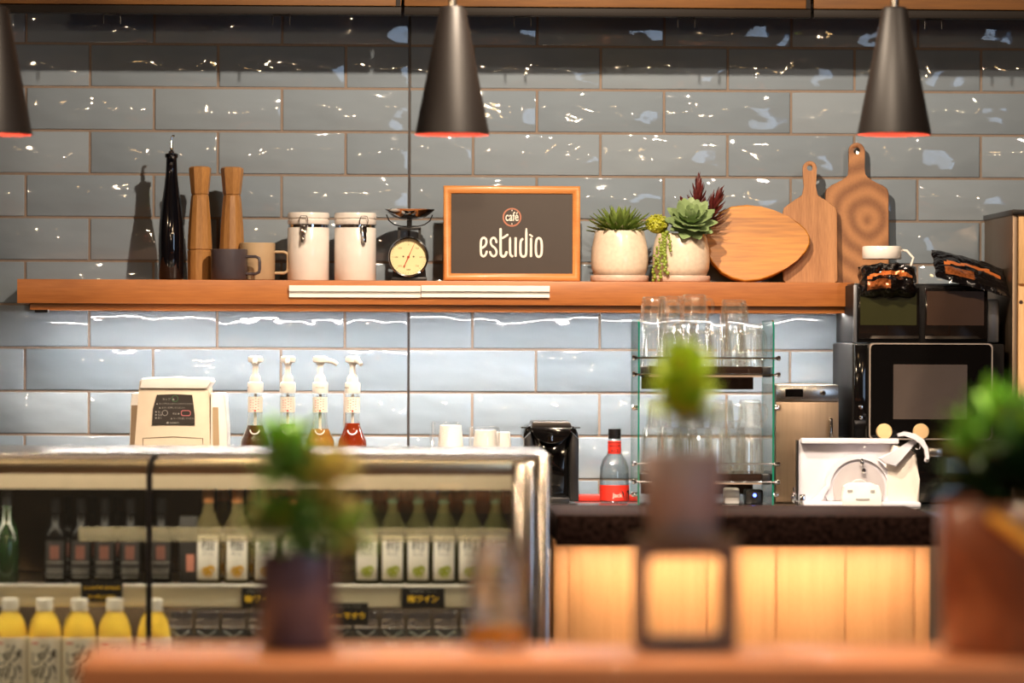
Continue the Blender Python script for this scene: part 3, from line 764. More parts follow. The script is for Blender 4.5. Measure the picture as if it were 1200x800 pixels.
b = MB(); b.prism([(q(251),.01),(q(259),.01),(q(256),zz(478,y)),(q(249.5),zz(478,y))], -.0225, -.019); b.build('side_slot', pmat('slot_light', (170,146,114), .6), t); b = MB(); b.prism([(q(151.5),.0),(q(157),.0),(q(163),zz(476,y)),(q(155),zz(476,y))], -.0225, -.019); b.build('side_slot', pmat('slot_brown', (150,126,98), .6), t)
b = MB(); b.prism([(q(180),zz(498.5,y)),(q(188),zz(498,y)),(q(221),zz(498,y)),(q(229.5),zz(498.5,y)),(q(229.5),zz(487,y)),(q(226.5),zz(463.5,y)),(q(205),zz(462.6,y)),(q(185.5),zz(463.5,y)),(q(181),zz(480,y))], -.0535, -.048); pn = b.build('control_panel', pmat('panel_dark', (44,38,34), .35), t)
b = MB()
for py, tx, px, sz in ((469,'カップ  ▲',199,.0062),(474,'▲ カップをまっすぐに入れてください',206,.0048),(478.6,'▲ ボタンを押してください',203,.0048),(483.5,'● 強い',187.5,.005),(487,'● 普通',187.5,.005),(490.6,'● 弱い',187.5,.005),(485.6,'停止 ▶',208,.0052),(491,'▲ ランプ点滅してください',216,.0046),(496.4,'■ SANKO',204,.0062)):
    add_text(b, tx, sz, q(px), -.0537, zz(py+.8, y), extrude=.0002)
b.tube([(q(195)+.006*math.cos(a), -.0537, zz(484.6,y)+.006*math.sin(a)) for a in [2*PI*k/16 for k in range(16)]], .0006, 5, closed=True)
b.build('panel_print', M['ink_grey'], pn, smooth=False)
b = MB(); pts = rrect(q(213.5), q(225), zz(488,y), zz(481.4,y), .005); b.ring_prism(pts, [(p*.0+((x-q(219.2))*.86+q(219.2)) , (z-zz(484.7,y))*.76+zz(484.7,y)) for p,(x,z) in enumerate(pts)], -.0545, -.053)
b.build('red_button', pmat('button_pink', (190,110,112), .5), pn)
b = MB(); b.lathe([(.0065,0),(.0075,0),(.0075,.0008),(.0065,.0008),(.0065,0)], 20, c=(q(206.5),-.0535,zz(467.8,y)), axis='y', open_=True); b.build('green_lamp', pmat('lamp_green', (60,110,70), .5), pn)
b = MB(); b.ribbon([(q(169.5),0),(q(169.5),zz(514,y)),(q(205),zz(512.2,y)),(q(239),zz(514,y)),(q(239),0)], .0016, -.0512, -.0495); b.build('cup_hatch', pmat('hatch_line', (96,78,60), .6), t)

# ---- syrup bottles
M['syrup_glass'] = glass('syrup_glass', (250,250,248), .03)
def syrup(px, label, col, lq, base=None, rz=0., tilt=None):
    y = -.34; s = S(y)
    t = thing('syrup_bottle', label, 'bottle', (X(px, y, 520), y, ZBt), rz, group='pump syrup bottles')
    H = lambda py: (586.5-py)*s
    b = MB(); pr = [(0,587),(16,587),(17.6,585),(17.6,522),(16.8,516),(13,508),(10,500),(8.6,490),(8.2,483),(8.2,462),(8.4,461)]
    inner = [(7.6,461),(7.4,483),(7.8,490),(9.2,500),(12.2,508),(16,516),(16.8,522),(16.8,584),(0,585.6)]
    b.lathe([(r*s, H(q_)) for r, q_ in pr] , 40, open_=True); b.build('bottle_glass', M['syrup_glass'], t, angle=60)
    b = MB(); k_ = [(r, q_) for r, q_ in inner if q_ >= lq]; 
    rr = [r for r, q_ in inner]; 
    # radius at the liquid level
    rl = 7.8
    for (r0, q0), (r1, q1) in zip(inner, inner[1:]):
        if q0 <= lq <= q1: rl = r0+(r1-r0)*(lq-q0)/max(q1-q0, .01)
    b.lathe([(0, H(lq)), (rl*.98*s, H(lq))]+[(r*.985*s, H(q_)) for r, q_ in k_], 40); b.build('syrup', col, t, angle=60)
    b = MB(); b.lathe([(8.0*s,H(483.5)),(8.7*s,H(483.4)),(8.7*s,H(465.6)),(8.0*s,H(465.5))], 32, open_=True); lb = b.build('neck_label', M['paper'], t)
    b = MB()
    for i in range(5):
        z = H(481-i*3.1); n = 8
        pts = [( -.012+.024*k/n, z+.0014*math.sin(k*1.1+i)+.004*k/n-.002) for k in range(n+1)]
        r = 8.9*s
        for (xa, za), (xb, zb_) in zip(pts[::2], pts[1::2]):
            patch(b, 0, 0, 8.7*s, xa, xb, za, za+.0012, 2, .0004)
    patch(b, 0, 0, 8.7*s, -.002, .002, H(482.5), H(480.6), 3, .0004)
    b.build('label_script', M['ink_red'], lb, smooth=False)
    b = MB(); b.lathe([(0,H(461)),(9*s,H(461)),(9.3*s,H(459.8)),(9.2*s,H(450)),(8.4*s,H(448.4)),(6.8*s,H(447.6)),(6.6*s,H(443)),(5.6*s,H(441)),(3.6*s,H(438)),(3.3*s,H(428)),(0,H(428))], 32)
    b.lathe([(0,H(428.6)),(4.4*s,H(428)),(5*s,H(426)),(8.6*s,H(424.6)),(9*s,H(421)),(8.2*s,H(418.4)),(5*s,H(417.4)),(0,H(417.2))], 32)
    b.tube([(0,-0,H(422.5)),(10*s,0,H(422.8)),(15*s,0,H(424)),(20*s,0,H(427.4))], [3*s,3.2*s,3*s,2.4*s], 12)
    pm = b.build('pump', M['white_plastic'], t, angle=45)
    b = MB(); b.tube([(0,0,H(462)),(0,0,H(583))], 1.7*s, 10); b.build('dip_tube', M['white_plastic'], pm)
    b = MB(); add_text(b, 'MONIN', .0062, 0, 0, H(455.6), cyl=(0,0,9.25*s), extrude=.0003); b.build('cap_print', M['ink_grey'], pm, smooth=False)
    b = MB(); n = 24
    b.tube([(4.6*s*math.cos(a)*1.15, -(15.2+1.4*(-math.sin(a)*1.0))*s, H(504)+6*s*math.sin(a)*.8) for a in [PI+PI*k/n for k in range(n+1)]], .9*s, 6); b.build('neck_emblem', M['white_plastic'], t)
    t.rotation_euler.z = 0
    if rz: pm.rotation_euler.z = rz
    return t
def liquid(name, col, rough=.1): return glass(name, col, .06)
lq = [('syrup_plum', (124,50,48)), ('syrup_green', (130,190,50)), ('syrup_amber', (222,170,96)), ('syrup_red', (190,84,40))]
def liq(name, col, tr_=.45):
    m, nt, out = nmat(name); N = nt.nodes; L = nt.links
    t_ = N.new('ShaderNodeBsdfTransparent'); t_.inputs[0].default_value = lin(col)
    d = N.new('ShaderNodeBsdfDiffuse'); d.inputs[0].default_value = lin(col)
    tr = N.new('ShaderNodeBsdfTranslucent'); tr.inputs[0].default_value = lin(col)
    a = N.new('ShaderNodeMixShader'); a.inputs[0].default_value = .5; L.new(d.outputs[0], a.inputs[1]); L.new(tr.outputs[0], a.inputs[2])
    c = N.new('ShaderNodeMixShader'); c.inputs[0].default_value = 1-tr_ if tr_ != .45 else .45; L.new(t_.outputs[0], c.inputs[1]); L.new(a.outputs[0], c.inputs[2]); L.new(c.outputs[0], out.inputs[0])
    return m
syrup(299, 'pump syrup bottle with dark plum red syrup, leftmost next to the white machine', liq(*lq[0]), 499, rz=-PI/2)
syrup(337, 'pump syrup bottle with green syrup, second from the left', liq(*lq[1]), 497, rz=-PI/2)
syrup(375, 'pump syrup bottle with pale amber syrup and spout turned to the right', liq(*lq[2]), 503, rz=0)
syrup(413, 'pump syrup bottle with orange red syrup, nearest to the paper cups', liq(*lq[3]), 496, rz=-PI/3)

# ---- stacks of upturned paper cups in clear sleeves
M['cup_paper'] = pmat('cup_paper', (240,232,222), .7, bump=.0012, bscale=420)
M['sleeve'] = glass('sleeve', (252,252,252), .06)
def cup_stack(px, top, y, label, n, proto=None, sleeve=None, hid=''):
    s = S(y); x = X(px, y, 515); zt = Z(top, y, px); out = []
    H = .088; st = .0098
    n = max(2, int((zt - ZBt - H)/st)+1); z0 = zt - H - (n-1)*st
    for i in range(n):
        zq = ZBt + (z0-ZBt)*0 + (zt-H-ZBt)/(n-1)*i
        lab = label if i == n-1 else hid
        if proto is None:
            b = MB(); b.lathe([(.0235,H),(.0243,H-.0005),(.0325,.002),(.0345,.0012),(.0350,0),(.0325,-.0004),(.0316,.002),(.0232,H-.006),(0,H-.006)], 40)
            b.lathe([(0,H-.0058),(.0236,H-.0058),(.0236,H-.0002),(.0228,H-.0002),(.0225,H-.004),(0,H-.004)], 40) if False else None
            proto = b.build('paper_cup', M['cup_paper'], loc=(x, y, zq)); tag(proto, lab, 'cup', 'upturned paper cups in stacks')
        else: dup(proto, (x, y, zq), lab)
    if sleeve:
        so = (zt-ZBt)
        b = MB(); b.lathe([(.036,.0),(.036,so-H*.5),(.0355,so+.004),(.0345,so+.007),(.028,so+.008)], 40, c=sleeve, open_=True)
        tg = b.build('cup_sleeve', M['sleeve'], loc=(x, y, ZBt)); tag(tg, sleeve_lab, 'sleeve', 'clear cup sleeves')
    return proto
sleeve_lab = 'clear plastic sleeve around the left stack of paper cups'
cp_ = cup_stack(528, 498, -.38, 'top upturned white paper cup of the left, tallest cup stack', 8, sleeve=(-.012,.01,0), hid='white paper cup nested lower in the left cup stack')
sleeve_lab = 'clear plastic sleeve around the middle stack of paper cups'
cup_stack(569, 503.5, -.38, 'top upturned white paper cup of the middle cup stack', 8, cp_, sleeve=(-.003,.006,0), hid='white paper cup nested lower in the middle cup stack')
cup_stack(585, 506, -.30, 'top upturned white paper cup of the rear stack near the coffee maker', 8, cp_, hid='white paper cup nested lower in the rear stack near the coffee maker')

# ---- black capsule coffee maker
y = -.40; s = S(y); cx_ = X(645, y, 540); H = zz(493, y)
t = thing('coffee_maker', 'small black capsule coffee maker between the paper cups and the red-label bottle', 'coffee maker', (cx_, y, ZBt))
b = MB(); o = rrect(-32*s, 32*s, .012, H-4*s, .024); b.prism([(p, max(z,.0)) for p, z in o], -.02, .20, bev=.004)
b.build('housing', M['black_gloss'], t)
b = MB(); b.prism([(-32*s,.004),(-21*s,.004),(-21*s,H-24*s),(-24*s,H-12*s),(-32*s,H-20*s)], -.055, -.015, bev=.004); b.prism([(p*-1,z) for p, z in [(-32*s,.004),(-21*s,.004),(-21*s,H-24*s),(-24*s,H-12*s),(-32*s,H-20*s)]][::-1], -.055, -.015, bev=.004)
b.build('front_column', M['black_plastic'], t)
b = MB(); pts = [(-24*s,H-7*s)]+[(-23*s*math.cos(PI*k/14), H-8*s-18*s*math.sin(PI*k/14)) for k in range(15)]+[(24*s,H-7*s)]
b.prism(pts, -.07, -.01, bev=.003); b.build('brew_head', M['black_gloss'], t)
b = MB(); b.prism([(-24*s,H-7*s),(24*s,H-7*s),(22*s,H-1*s),(19*s,H),(-19*s,H),(-22*s,H-1*s)], -.06, .12, bev=.003); b.build('lever_lid', M['steel_brushed'] if False else pmat('lid_grey', (60,54,50), .3, metal=.5), t)
b = MB(); b.box(-34.5*s, 34.5*s, -.01, .03, H-8.5*s, H-7*s); b.build('lever', M['black_plastic'], t)
b = MB(); b.lathe([(.0,H-22*s),(.004,H-22*s),(.004,H-16*s),(0,H-16*s)], 12, c=(0,-.072,0)); b.build('spout', M['chrome'], t)
b = MB(); b.box(-21*s, 21*s, -.09, -.02, 0, .014, bev=.003); b.build('drip_tray', M['black_plastic'], t)

# ---- bottle with red label
y = -.42; s = S(y)
t = thing('liqueur_bottle', 'clear glass bottle with black cap and red label beside the glass rack', 'bottle', (X(720, y, 550), y, ZBt))
k = zz(504, y)/86.5
b = MB(); b.lathe([(0,0),(15*s,0),(17.2*s,2.5*s),(17.4*s,30*s),(17*s,42*s),(14*s,51*s),(9*s,57*s),(7.6*s,61*s),(7.4*s,75*s),(6.6*s,76*s),(6.6*s,76.5*s),(5.6*s,76.5*s),(6.4*s,61*s),(8*s,56*s),(13*s,50*s),(16*s,41*s),(16.4*s,30*s),(16.2*s,4*s),(0,3*s)], 44, open_=True); b.build('bottle_glass', glass('liqueur_glass', (250,252,252), .05), t, angle=60)
b = MB(); b.lathe([(0,75*s),(7.4*s,75*s),(7.4*s,78*s),(6.9*s,78.4*s),(7.4*s,79*s),(7.4*s,86.5*s),(0,86.8*s)], 28); b.build('cap', M['black_plastic'], t)
b = MB(); patch(b, 0, 0, 7.6*s, -11*s, 11*s, 57.5*s, 72.5*s, 14); nl = b.build('neck_label', M['red'], t)
b = MB(); add_text(b, 'BARRELS OF', .0065, 0, 0, 65.6*s, cyl=(0,0,8.0*s), extrude=.0002, sx=.7); add_text(b, 'RICE', .0085, 0, 0, 59.6*s, cyl=(0,0,8.0*s), extrude=.0002)
patch(b, 0, 0, 7.95*s, -10*s, 10*s, 70*s, 70.7*s, 10, .0003); b.build('neck_print', M['ink'], nl, smooth=False)
b = MB(); patch(b, 0, 0, 17.4*s, -24*s, 24*s, 3*s, 21*s, 18); bl = b.build('front_label', M['red'], t)
b = MB(); r_ = 17.8*s
def wrap_poly(b, pts, r, y_off=0):
    v = [b.bm.verts.new((r*math.sin(x/r), -r*math.cos(x/r), z)) for x, z in pts]; b.face(v)
wrap_poly(b, [(-9*s,6*s),(-3*s,11*s),(3*s,15*s),(8*s,15*s),(11*s,12*s),(12*s,4*s)], r_)
wrap_poly(b, [(14*s,4*s),(15*s,12*s),(18*s,15*s),(22*s,15*s),(22*s,4*s)], r_); b.build('label_shape', M['ink'], bl)
b = MB(); add_text(b, 'Jack', .014, 3*s, 0, 7*s, cyl=(0,0,18.1*s), extrude=.0002); b.build('label_script', M['paper'], bl, smooth=False)
# red tray
y = -.30; s = S(y); x0, x1 = X(671, y, 577), X(742, y, 577)
b = MB(); w2 = (x1-x0)/2
b.prism([(-w2,.0005),(w2,.0005),(w2+.002,.011),(w2-.002,.0125),(-w2+.016,.0125),(-w2+.008,.008)], -.05, .05, bev=.001)
tag(b.build('serving_tray', M['red'], loc=((x0+x1)/2, y, ZBt)), 'flat red plastic tray lying behind the red-label bottle', 'tray')

# ---- glass display rack
YR = -.40; s = S(YR); xc_ = X(822, YR, 500)
t = thing('glass_rack', 'glass and chrome countertop rack full of drinking glasses', 'rack', (xc_, YR, ZBt))
def rz_(py): return Z(py, YR, 822) - ZBt
hw = 78*s; dY = .13
M['rack_glass'] = glass('rack_glass', (244,252,248), .03)
for q_ in (-1, 1):
    b = MB()
    pts = [(-dY, 0), (-dY, rz_(384)), (-dY+.01, rz_(377)), (-dY+.025, rz_(375)), (dY, rz_(375)), (dY, 0)]
    x_ = q_*hw
    a_ = [b.bm.verts.new((x_-.002, yy, z)) for yy, z in pts]; c_ = [b.bm.verts.new((x_+.002, yy, z)) for yy, z in pts]
    b.mi = 0; b.face(a_); b.face(c_[::-1]); b.mi = 1
    for i in range(len(pts)): j = (i+1) % len(pts); b.face([a_[i], a_[j], c_[j], c_[i]])
    b.build('side_panel', [M['rack_glass'], M['green_edge']], t, smooth=False)
M['smoked_tray'] = pmat('smoked_tray', (60,44,36), .2, metal=.5)
M['tray_metal'] = pmat('tray_metal', (176,150,130), .35, metal=.6)
for pt, pb, pr in ((429, 441, 419), (553, 565, 541)):
    zt, zb_ = rz_(pt), rz_(pb)
    b = MB(); b.box(-hw+.004, hw-.004, -dY+.02, dY-.01, zb_+.001, zb_+.004); b.mi = 1; b.box(-hw+.02, hw-.022, -dY+.012, -dY+.02, zb_, zb_+.004); b.mi = 2; b.box(-hw+.02, hw-.024, -dY+.021, -dY+.024, zb_+.004, zt); b.box(-hw+.02, hw-.024, dY-.03, dY-.026, zb_-.03, zt); b.build('shelf_plate', [M['clear'], M['tray_metal'], M['smoked_tray']], t)
    b = MB(); b.box(hw-.024, hw-.005, -dY+.006, dY-.01, zb_, zt, bev=.002); b.box(-hw+.005, -hw+.024, -dY+.006, dY-.01, zb_, zt, bev=.002); b.build('shelf_bracket', M['black_plastic'], t)
    for yy, pz in ((-dY-.003, pr), (-dY-.003, pb-3)):
        b = MB(); z = rz_(pz)
        b.tube([(-hw-.008, yy, z), (hw+.008, yy, z)], .0018, 8); b.lathe([(0,0),(.005,.001),(.006,.006),(.004,.009),(.003,.012)], 14, c=(-hw-.016, yy, z), axis='x'); b.lathe([(.003,-.012),(.004,-.009),(.006,-.006),(.005,-.001),(0,0)], 14, c=(hw+.016, yy, z), axis='x')
        b.build('rail', M['chrome'], t)
b = MB()
for pz in (477, 577):
    for q_ in (-1, 1):
        b.lathe([(0,-.006),(.005,-.006),(.006,0),(.005,.006),(0,.006)], 14, c=(q_*(hw+.008), -dY+.02, rz_(pz)), axis='x')
b.build('stud', M['chrome'], t)
# glasses, upturned, on both shelves
M['tumbler'] = glass('tumbler_glass', (254,254,252), .08, rough=.06, dirt_glare=.018, dirt_glare_col=(255,244,228))  # whitish diffuse share imitates bright highlights on the glasses
def beer_glass(label, x, y, z, proto=None, H=.098, R=.034, handle=True, rz=0.):
    if proto: return dup(proto, (x, y, z), label, rz, scale=(R/.034, R/.034, H/.098))
    t = thing('drinking_glass', label, 'glass', (x, y, z), rz, group='upturned glasses on the rack')
    b = MB(); H = .098; R = .0335; n = 60
    b.lathe([(R,0),(R+.0006,.002),(R-.001,H*.25),(R-.004,H*.75),(R-.006,H-.004),(R-.009,H),(0,H-.001),(0,H-.010),(R-.010,H-.010),(R-.0075,H*.75),(R-.0035,H*.25),(R-.002,.001),(R,0)], n, open_=True)
    for v in b.bm.verts:
        rr_ = math.hypot(v.co.x, v.co.y)
        if rr_ > .020:
            f_ = 1+.035*math.cos(10*math.atan2(v.co.y, v.co.x)); v.co.x *= f_; v.co.y *= f_
    b.build('bowl', M['tumbler'], t, angle=60)
    if handle:
        b = MB(); b.tube([(R-.004,0,H*.82),(R+.014,0,H*.84),(R+.021,0,H*.72),(R+.021,0,H*.4),(R+.013,0,H*.26),(R-.001,0,H*.24)], .0038, 8); b.build('handle', M['tumbler'], t)
    return t
zsh1 = ZBt + rz_(441) + .0045; zsh2 = ZBt + rz_(565) + .0045
gl = None; rnd = random.Random(11)
def rowglass(z, H, xs_, R, yy, lab):
    global gl
    for i, px in enumerate(xs_):
        r_ = rnd.uniform(-.9, .9) if i else .4
        x = X(px, yy, 480)
        o = beer_glass(lab[i] if isinstance(lab, list) else lab, x, yy, z, gl, H, R, rz=r_)
        if gl is None: gl = o; gl.scale = (R/.034, R/.034, H/.098)
h1 = Z(378, YR) - zsh1
rowglass(zsh1, h1, (767, 803, 841, 878), .034, YR-.075, ['upturned glass mug, front row of the upper shelf, leftmost', 'upturned glass mug, front row of the upper shelf, second from left', 'upturned glass mug, front row of the upper shelf, third from left', 'upturned glass mug, front row of the upper shelf, rightmost'])
rowglass(zsh1, h1, (785, 820, 858), .034, YR+.005, 'upturned glass mug in the middle row of the upper shelf, seen through the front row')
zz1 = zsh1 + h1 + .0008; 
for i, (px, top, yy, lab) in enumerate(((768, 347, YR-.075, 'upturned glass stacked on top of the rack, far left'), (783, 346, YR+.005, 'upturned glass stacked on top of the rack at the back left'), (818, 344, YR-.075, 'tallest upturned glass stacked in the middle on top of the rack'), (858, 350, YR-.075, 'upturned glass stacked on top of the rack, right'))):
    H = Z(top, yy) - zz1
    if i in (0,): xg = X(767, yy, 360)
    elif i == 1: xg = X(786, yy, 360)
    elif i == 2: xg = X(814, yy, 360)
    else: xg = X(860, yy, 360)
    rowsup = beer_glass(lab, xg, yy, zz1, gl, H, .033, rz=.3*i)
h2 = Z(500, YR) - zsh2; 
rowglass(zsh2, h2, (767, 803, 841, 878), .034, YR-.075, ['upturned glass mug, front row of the lower shelf, leftmost', 'upturned glass mug, front row of the lower shelf, second from left', 'upturned glass mug, front row of the lower shelf, third from left', 'upturned glass mug, front row of the lower shelf, rightmost'])
rowglass(zsh2, h2, (785, 820, 858), .034, YR+.005, 'upturned glass mug in the rear row of the lower shelf, seen through the front row')
zz2 = zsh2 + h2 + .0008; h3 = Z(467, YR) - zz2
rowglass(zz2, h3, (772, 810, 846, 879), .029, YR-.075, ['short glass stacked on the lower shelf mugs, leftmost', 'short glass stacked on the lower shelf mugs, second from left', 'short glass stacked on the lower shelf mugs, third from left', 'short glass stacked on the lower shelf mugs, rightmost'])
# small things under the rack
y = YR-.06; s = S(y)
b = MB(); b.box(-.017, .017, -.02, .02, 0, .036, bev=.004); tag(b.build('small_box', M['white_plastic'], loc=(X(857, y, 577), y, ZBt)), 'small white box under the glass rack', 'box')
t = thing('power_adapter', 'black device with blue indicator light under the glass rack', 'device', (X(883, y, 577), y, ZBt))
b = MB(); b.box(-.02, .02, -.02, .04, 0, .032, bev=.004); b.build('casing', M['black_plastic'], t)
b = MB(); b.lathe([(0,0),(.0042,0),(.004,.002),(0,.0025)], 14, c=(.001,-.0195,.020), axis='y'); b.build('indicator_light', emat('blue_indicator', (70,90,255), 12), t)

# ---- steel cabinet
y = -.42; s = S(y); cx_ = X(945.5, y, 520); w2 = 37*s; H = zz(450.5, y)+.002
t = thing('steel_cabinet', 'small brushed steel cabinet with display and handle behind the slicer', 'cabinet', (cx_, y, ZBt))
hh = 18.8*s
b = MB(); b.box(-w2, w2, .004, .32, 0, H, bev=.001); b.build('cabinet_body', M['steel_brushed'], t)
b = MB(); b.box(-w2, w2, -.006, .004, H-hh, H, bev=.001); pn = b.build('control_strip', M['steel'], t)
b = MB(); b.box(-26*s, -5*s, -.0075, -.0055, H-14*s, H-5*s); b.build('display', M['black_gloss'], pn)
b = MB(); b.lathe([(0,-.004),(.0052,-.004),(.0056,.008),(.004,.011),(0,.011)], 20, c=(18.5*s, -.006, H-9.5*s), axis='y'); b.build('knob', M['chrome'], pn)
b = MB(); b.box(-w2, w2, -.008, .003, .004, H-hh-.003, bev=.0012); dr = b.build('door', M['steel_brushed'], t)
b = MB(); zc_ = H-hh-22*s
b.tube([(27*s,-.008,zc_),(27*s,-.024,zc_),(27*s,-.026,zc_-.004),(27*s,-.026,zc_-.05),(27*s,-.024,zc_-.054),(27*s,-.008,zc_-.054)], .0042, 10); b.build('handle', M['chrome'], dr)

# ---- stacked black ovens at right
y = -.44; s = S(y)
def qx(px): return X(px, y, 460)
# microwave
xa, xb_ = qx(999), qx(1178); cx_ = (xa+xb_)/2; z515, z403 = Z(516, y, 1090), Z(402, y, 1090)
t = thing('lower_oven', 'black oven with metal nameplate under the black microwave', 'oven', (cx_, y, ZBt)); w2 = (xb_-xa)/2
H = z515-ZBt-.001
b = MB(); b.box(-w2, w2, .01, .40, 0, H, bev=.003); b.build('housing', M['black_satin'], t)
b = MB(); b.box(-w2+.003, w2-.003, -.004, .011, .003, H-.002, bev=.002); b.build('door', M['black_gloss'], t)
b = MB(); px0 = X(1088, y, 530)-cx_; px1 = X(1104.5, y, 530)-cx_; zp0, zp1 = Z(535, y, 1095)-ZBt, Z(524.6, y, 1095)-ZBt
b.box(px0, px1, -.006, -.0035, zp0, zp1, bev=.0005); npl = b.build('nameplate', M['steel'], t)
b = MB(); add_text(b, 'NICKO', .0085, (px0+px1)/2, -.0062, zp0+.006, sx=.95); b.build('nameplate_print', M['ink'], npl, smooth=False)
t = thing('microwave_oven', 'black microwave oven with rounded silver frame around its door window', 'microwave', (cx_, y, z515))
H = z403 - z515
b = MB(); b.box(-w2, w2, .012, .40, .001, H-.001, bev=.004); b.build('housing', M['black_satin'], t)
X0, X1 = X(1018, y, 460)-cx_, X(1162.5, y, 460)-cx_
b = MB(); o = rrect(X0, X1, .002, H, .010); i_ = [(x_+(.0028 if x_ < (X0+X1)/2 else -.0028), z+(.0028 if z < H/2 else -.0028)) for x_, z in o]
b.ring_prism(o, i_, -.010, .012); b.build('door_frame', pmat('frame_silver', (188,172,156), .35, metal=.7), t)
b = MB(); b.prism(i_, -.008, .010); dr = b.build('door', M['black_gloss'], t)
b = MB(); b.box(X(1046.5, y)-cx_, X(1133, y)-cx_, -.0092, -.0075, Z(491, y, 1090)-z515, Z(427, y, 1090)-z515); b.build('door_window', pmat('window_mesh', (74,64,58), .22, coat=.6), dr)
b = MB(); b.box(xa-cx_+.004, X0-.004, -.006, .012, .004, H-.004, bev=.001); cpn = b.build('control_panel', M['black_gloss'], t)
b = MB()
for k_, (zz_, r_) in enumerate(((.075,.005),(.052,.0045))): b.lathe([(0,-.001),(r_,-.001),(r_,.003),(0,.004)], 14, c=((xa-cx_+X0)/2, -.006, zz_), axis='y')
b.build('control_knob', M['chrome'], cpn)
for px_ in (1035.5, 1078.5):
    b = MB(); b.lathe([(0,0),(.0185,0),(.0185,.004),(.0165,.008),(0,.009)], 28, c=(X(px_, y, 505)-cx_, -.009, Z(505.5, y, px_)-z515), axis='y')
    b.build('lamp_reflection_disc', pmat('lamp_reflection_cream', (232,196,144), .35), t)  # cream discs modelled in place of warm lamp reflections on the door
# upper machine
y2 = -.40; zt_ = Z(334, y2, 1080); z0_ = z403+.001; xa2, xb2 = X(1000, y2, 370), X(1158, y2, 370); cx2_ = (xa2+xb2)/2; w2 = (xb2-xa2)/2; H = zt_-z0_
t = thing('glass_front_cabinet', 'black cabinet with two smoked glass doors on top of the microwave', 'cabinet', (cx2_, y2, z0_))
b = MB(); b.box(-w2, w2, .006, .34, 0, H, bev=.002); b.build('housing', M['black_satin'], t)
for nme, a_, c_, col in (('left', 1006, 1077, (46,46,24)), ('right', 1084, 1156, (58,42,32))):
    b = MB(); b.box(X(a_, y2, 370)-cx2_, X(c_, y2, 370)-cx2_, -.002, .006, .008, H-.006, bev=.001); dd = b.build('glass_door', pmat('smoked_'+nme, (18,15,14), .08, coat=.5), t)
    b = MB(); b.box(X(a_+2, y2, 370)-cx2_, X(c_-3, y2, 370)-cx2_, -.003, -.0015, Z(381, y2, 1080)-z0_, Z(341, y2, 1080)-z0_); b.build('tinted_window', pmat('tint_'+nme, col, .15), dd)
b = MB(); b.box(-w2, -w2+.008, -.004, .006, 0, H, bev=.001); b.build('edge_strip', M['aluminium'], t)
b = MB(); b.box(w2+.0, w2+.03, .03, .30, 0, H-.03, bev=.006); b.build('side_handle', M['aluminium'], t)
b = MB(); zsl = H
b.box(-w2+.004, w2-.004, .02, .33, H, H+.004, bev=.001); b.build('top_tray', M['black_plastic'], t)
zTop = z0_+H+.0045
# foil pouches (crumpled) and white cup
M['foil_black'] = pmat('foil_black', (20,17,18), .16, metal=.35, spec=.8, bump=.006, bscale=45)
M['foil_print'] = pmat('foil_print', (150,84,44), .25, metal=.3, noise=.5, nscale=160)
M['foil_orange'] = pmat('foil_orange', (214,120,60), .3, metal=.2)
def pouch(name, label, loc, W, D, T, rot, seed, cols, tilt=(0,0)):
    t = thing(name, label, 'pouch', loc, rot[2]); t.rotation_euler = rot
    rn = random.Random(seed); nx, ny = 26, 20
    ph = [rn.uniform(0,6.28) for _ in range(6)]; hh = [[.5*math.sin(i*.9+ph[0]+math.sin(j*.6+ph[1]))+.35*math.sin(j*1.1+ph[2]+i*.3)+.3*math.sin(i*1.7-j*.8+ph[3]) for j in range(ny+1)] for i in range(nx+1)]
    b = MB(); top = []; bot = []
    for i in range(nx+1):
        ta, ba = [], []
        for j in range(ny+1):
            u_, v_ = i/nx*2-1, j/ny*2-1
            env = max(0, (1-abs(u_)**3.5)*(1-abs(v_)**5))**.6
            z = T*env*(.8+.12*hh[i][j])+.0015
            jx = .0015*math.sin(j*.9+seed)*(abs(u_) > .9); 
            ta.append(b.bm.verts.new((u_*W/2+jx, v_*D/2+.0015*math.sin(i*.8), z))); ba.append(b.bm.verts.new((u_*W/2+jx, v_*D/2+.0015*math.sin(i*.8), .0003)))
        top.append(ta); bot.append(ba)
    for i in range(nx):
        for j in range(ny):
            b.mi = 0
            uu = (i+.5)/nx; vv = (j+.5)/ny
            if cols and .12 < uu < .9:
                if abs(vv-.42-.12*math.sin(uu*3)) < .055: b.mi = 2
                elif .12 < vv < .36 and uu < .5: b.mi = 1
            b.face([top[i][j], top[i+1][j], top[i+1][j+1], top[i][j+1]]); b.mi = 0; b.face([bot[i][j], bot[i][j+1], bot[i+1][j+1], bot[i+1][j]])
    for i in range(nx): b.face([top[i][0], bot[i][0], bot[i+1][0], top[i+1][0]]); b.face([top[i][ny], top[i+1][ny], bot[i+1][ny], bot[i][ny]])
    for j in range(ny): b.face([top[0][j], top[0][j+1], bot[0][j+1], bot[0][j]]); b.face([top[nx][j], bot[nx][j], bot[nx][j+1], top[nx][j+1]])
    b.build('pouch_body', [M['foil_black'], M['foil_print'], M['foil_orange']], t, angle=28)
    return t
y = -.34; s = S(y)
pouch('foil_pouch', 'upright stuffed black foil pouch under the upturned white cup', (X(1037, y, 330), y-.045, Z(333.5, y-.045, 1037)+.001 if False else zTop), 68*s, 31*s*1.25, .075, (1.25,0,0), 4, True)
pouch('foil_pouch', 'crumpled black foil pouch with orange stripe lying tilted at right', (X(1135, y, 325)-.0, y-.03, zTop+.022), 92*s, .14, .018, (.50,.26,.10), 9, True)
b = MB(); R = 23*s; H = 15*s
b.lathe([(0,H),(R*.96,H),(R,H-.002),(R,.001),(R-.001,0),(R-.003,0),(R-.003,H-.005),(0,H-.005)], 40)
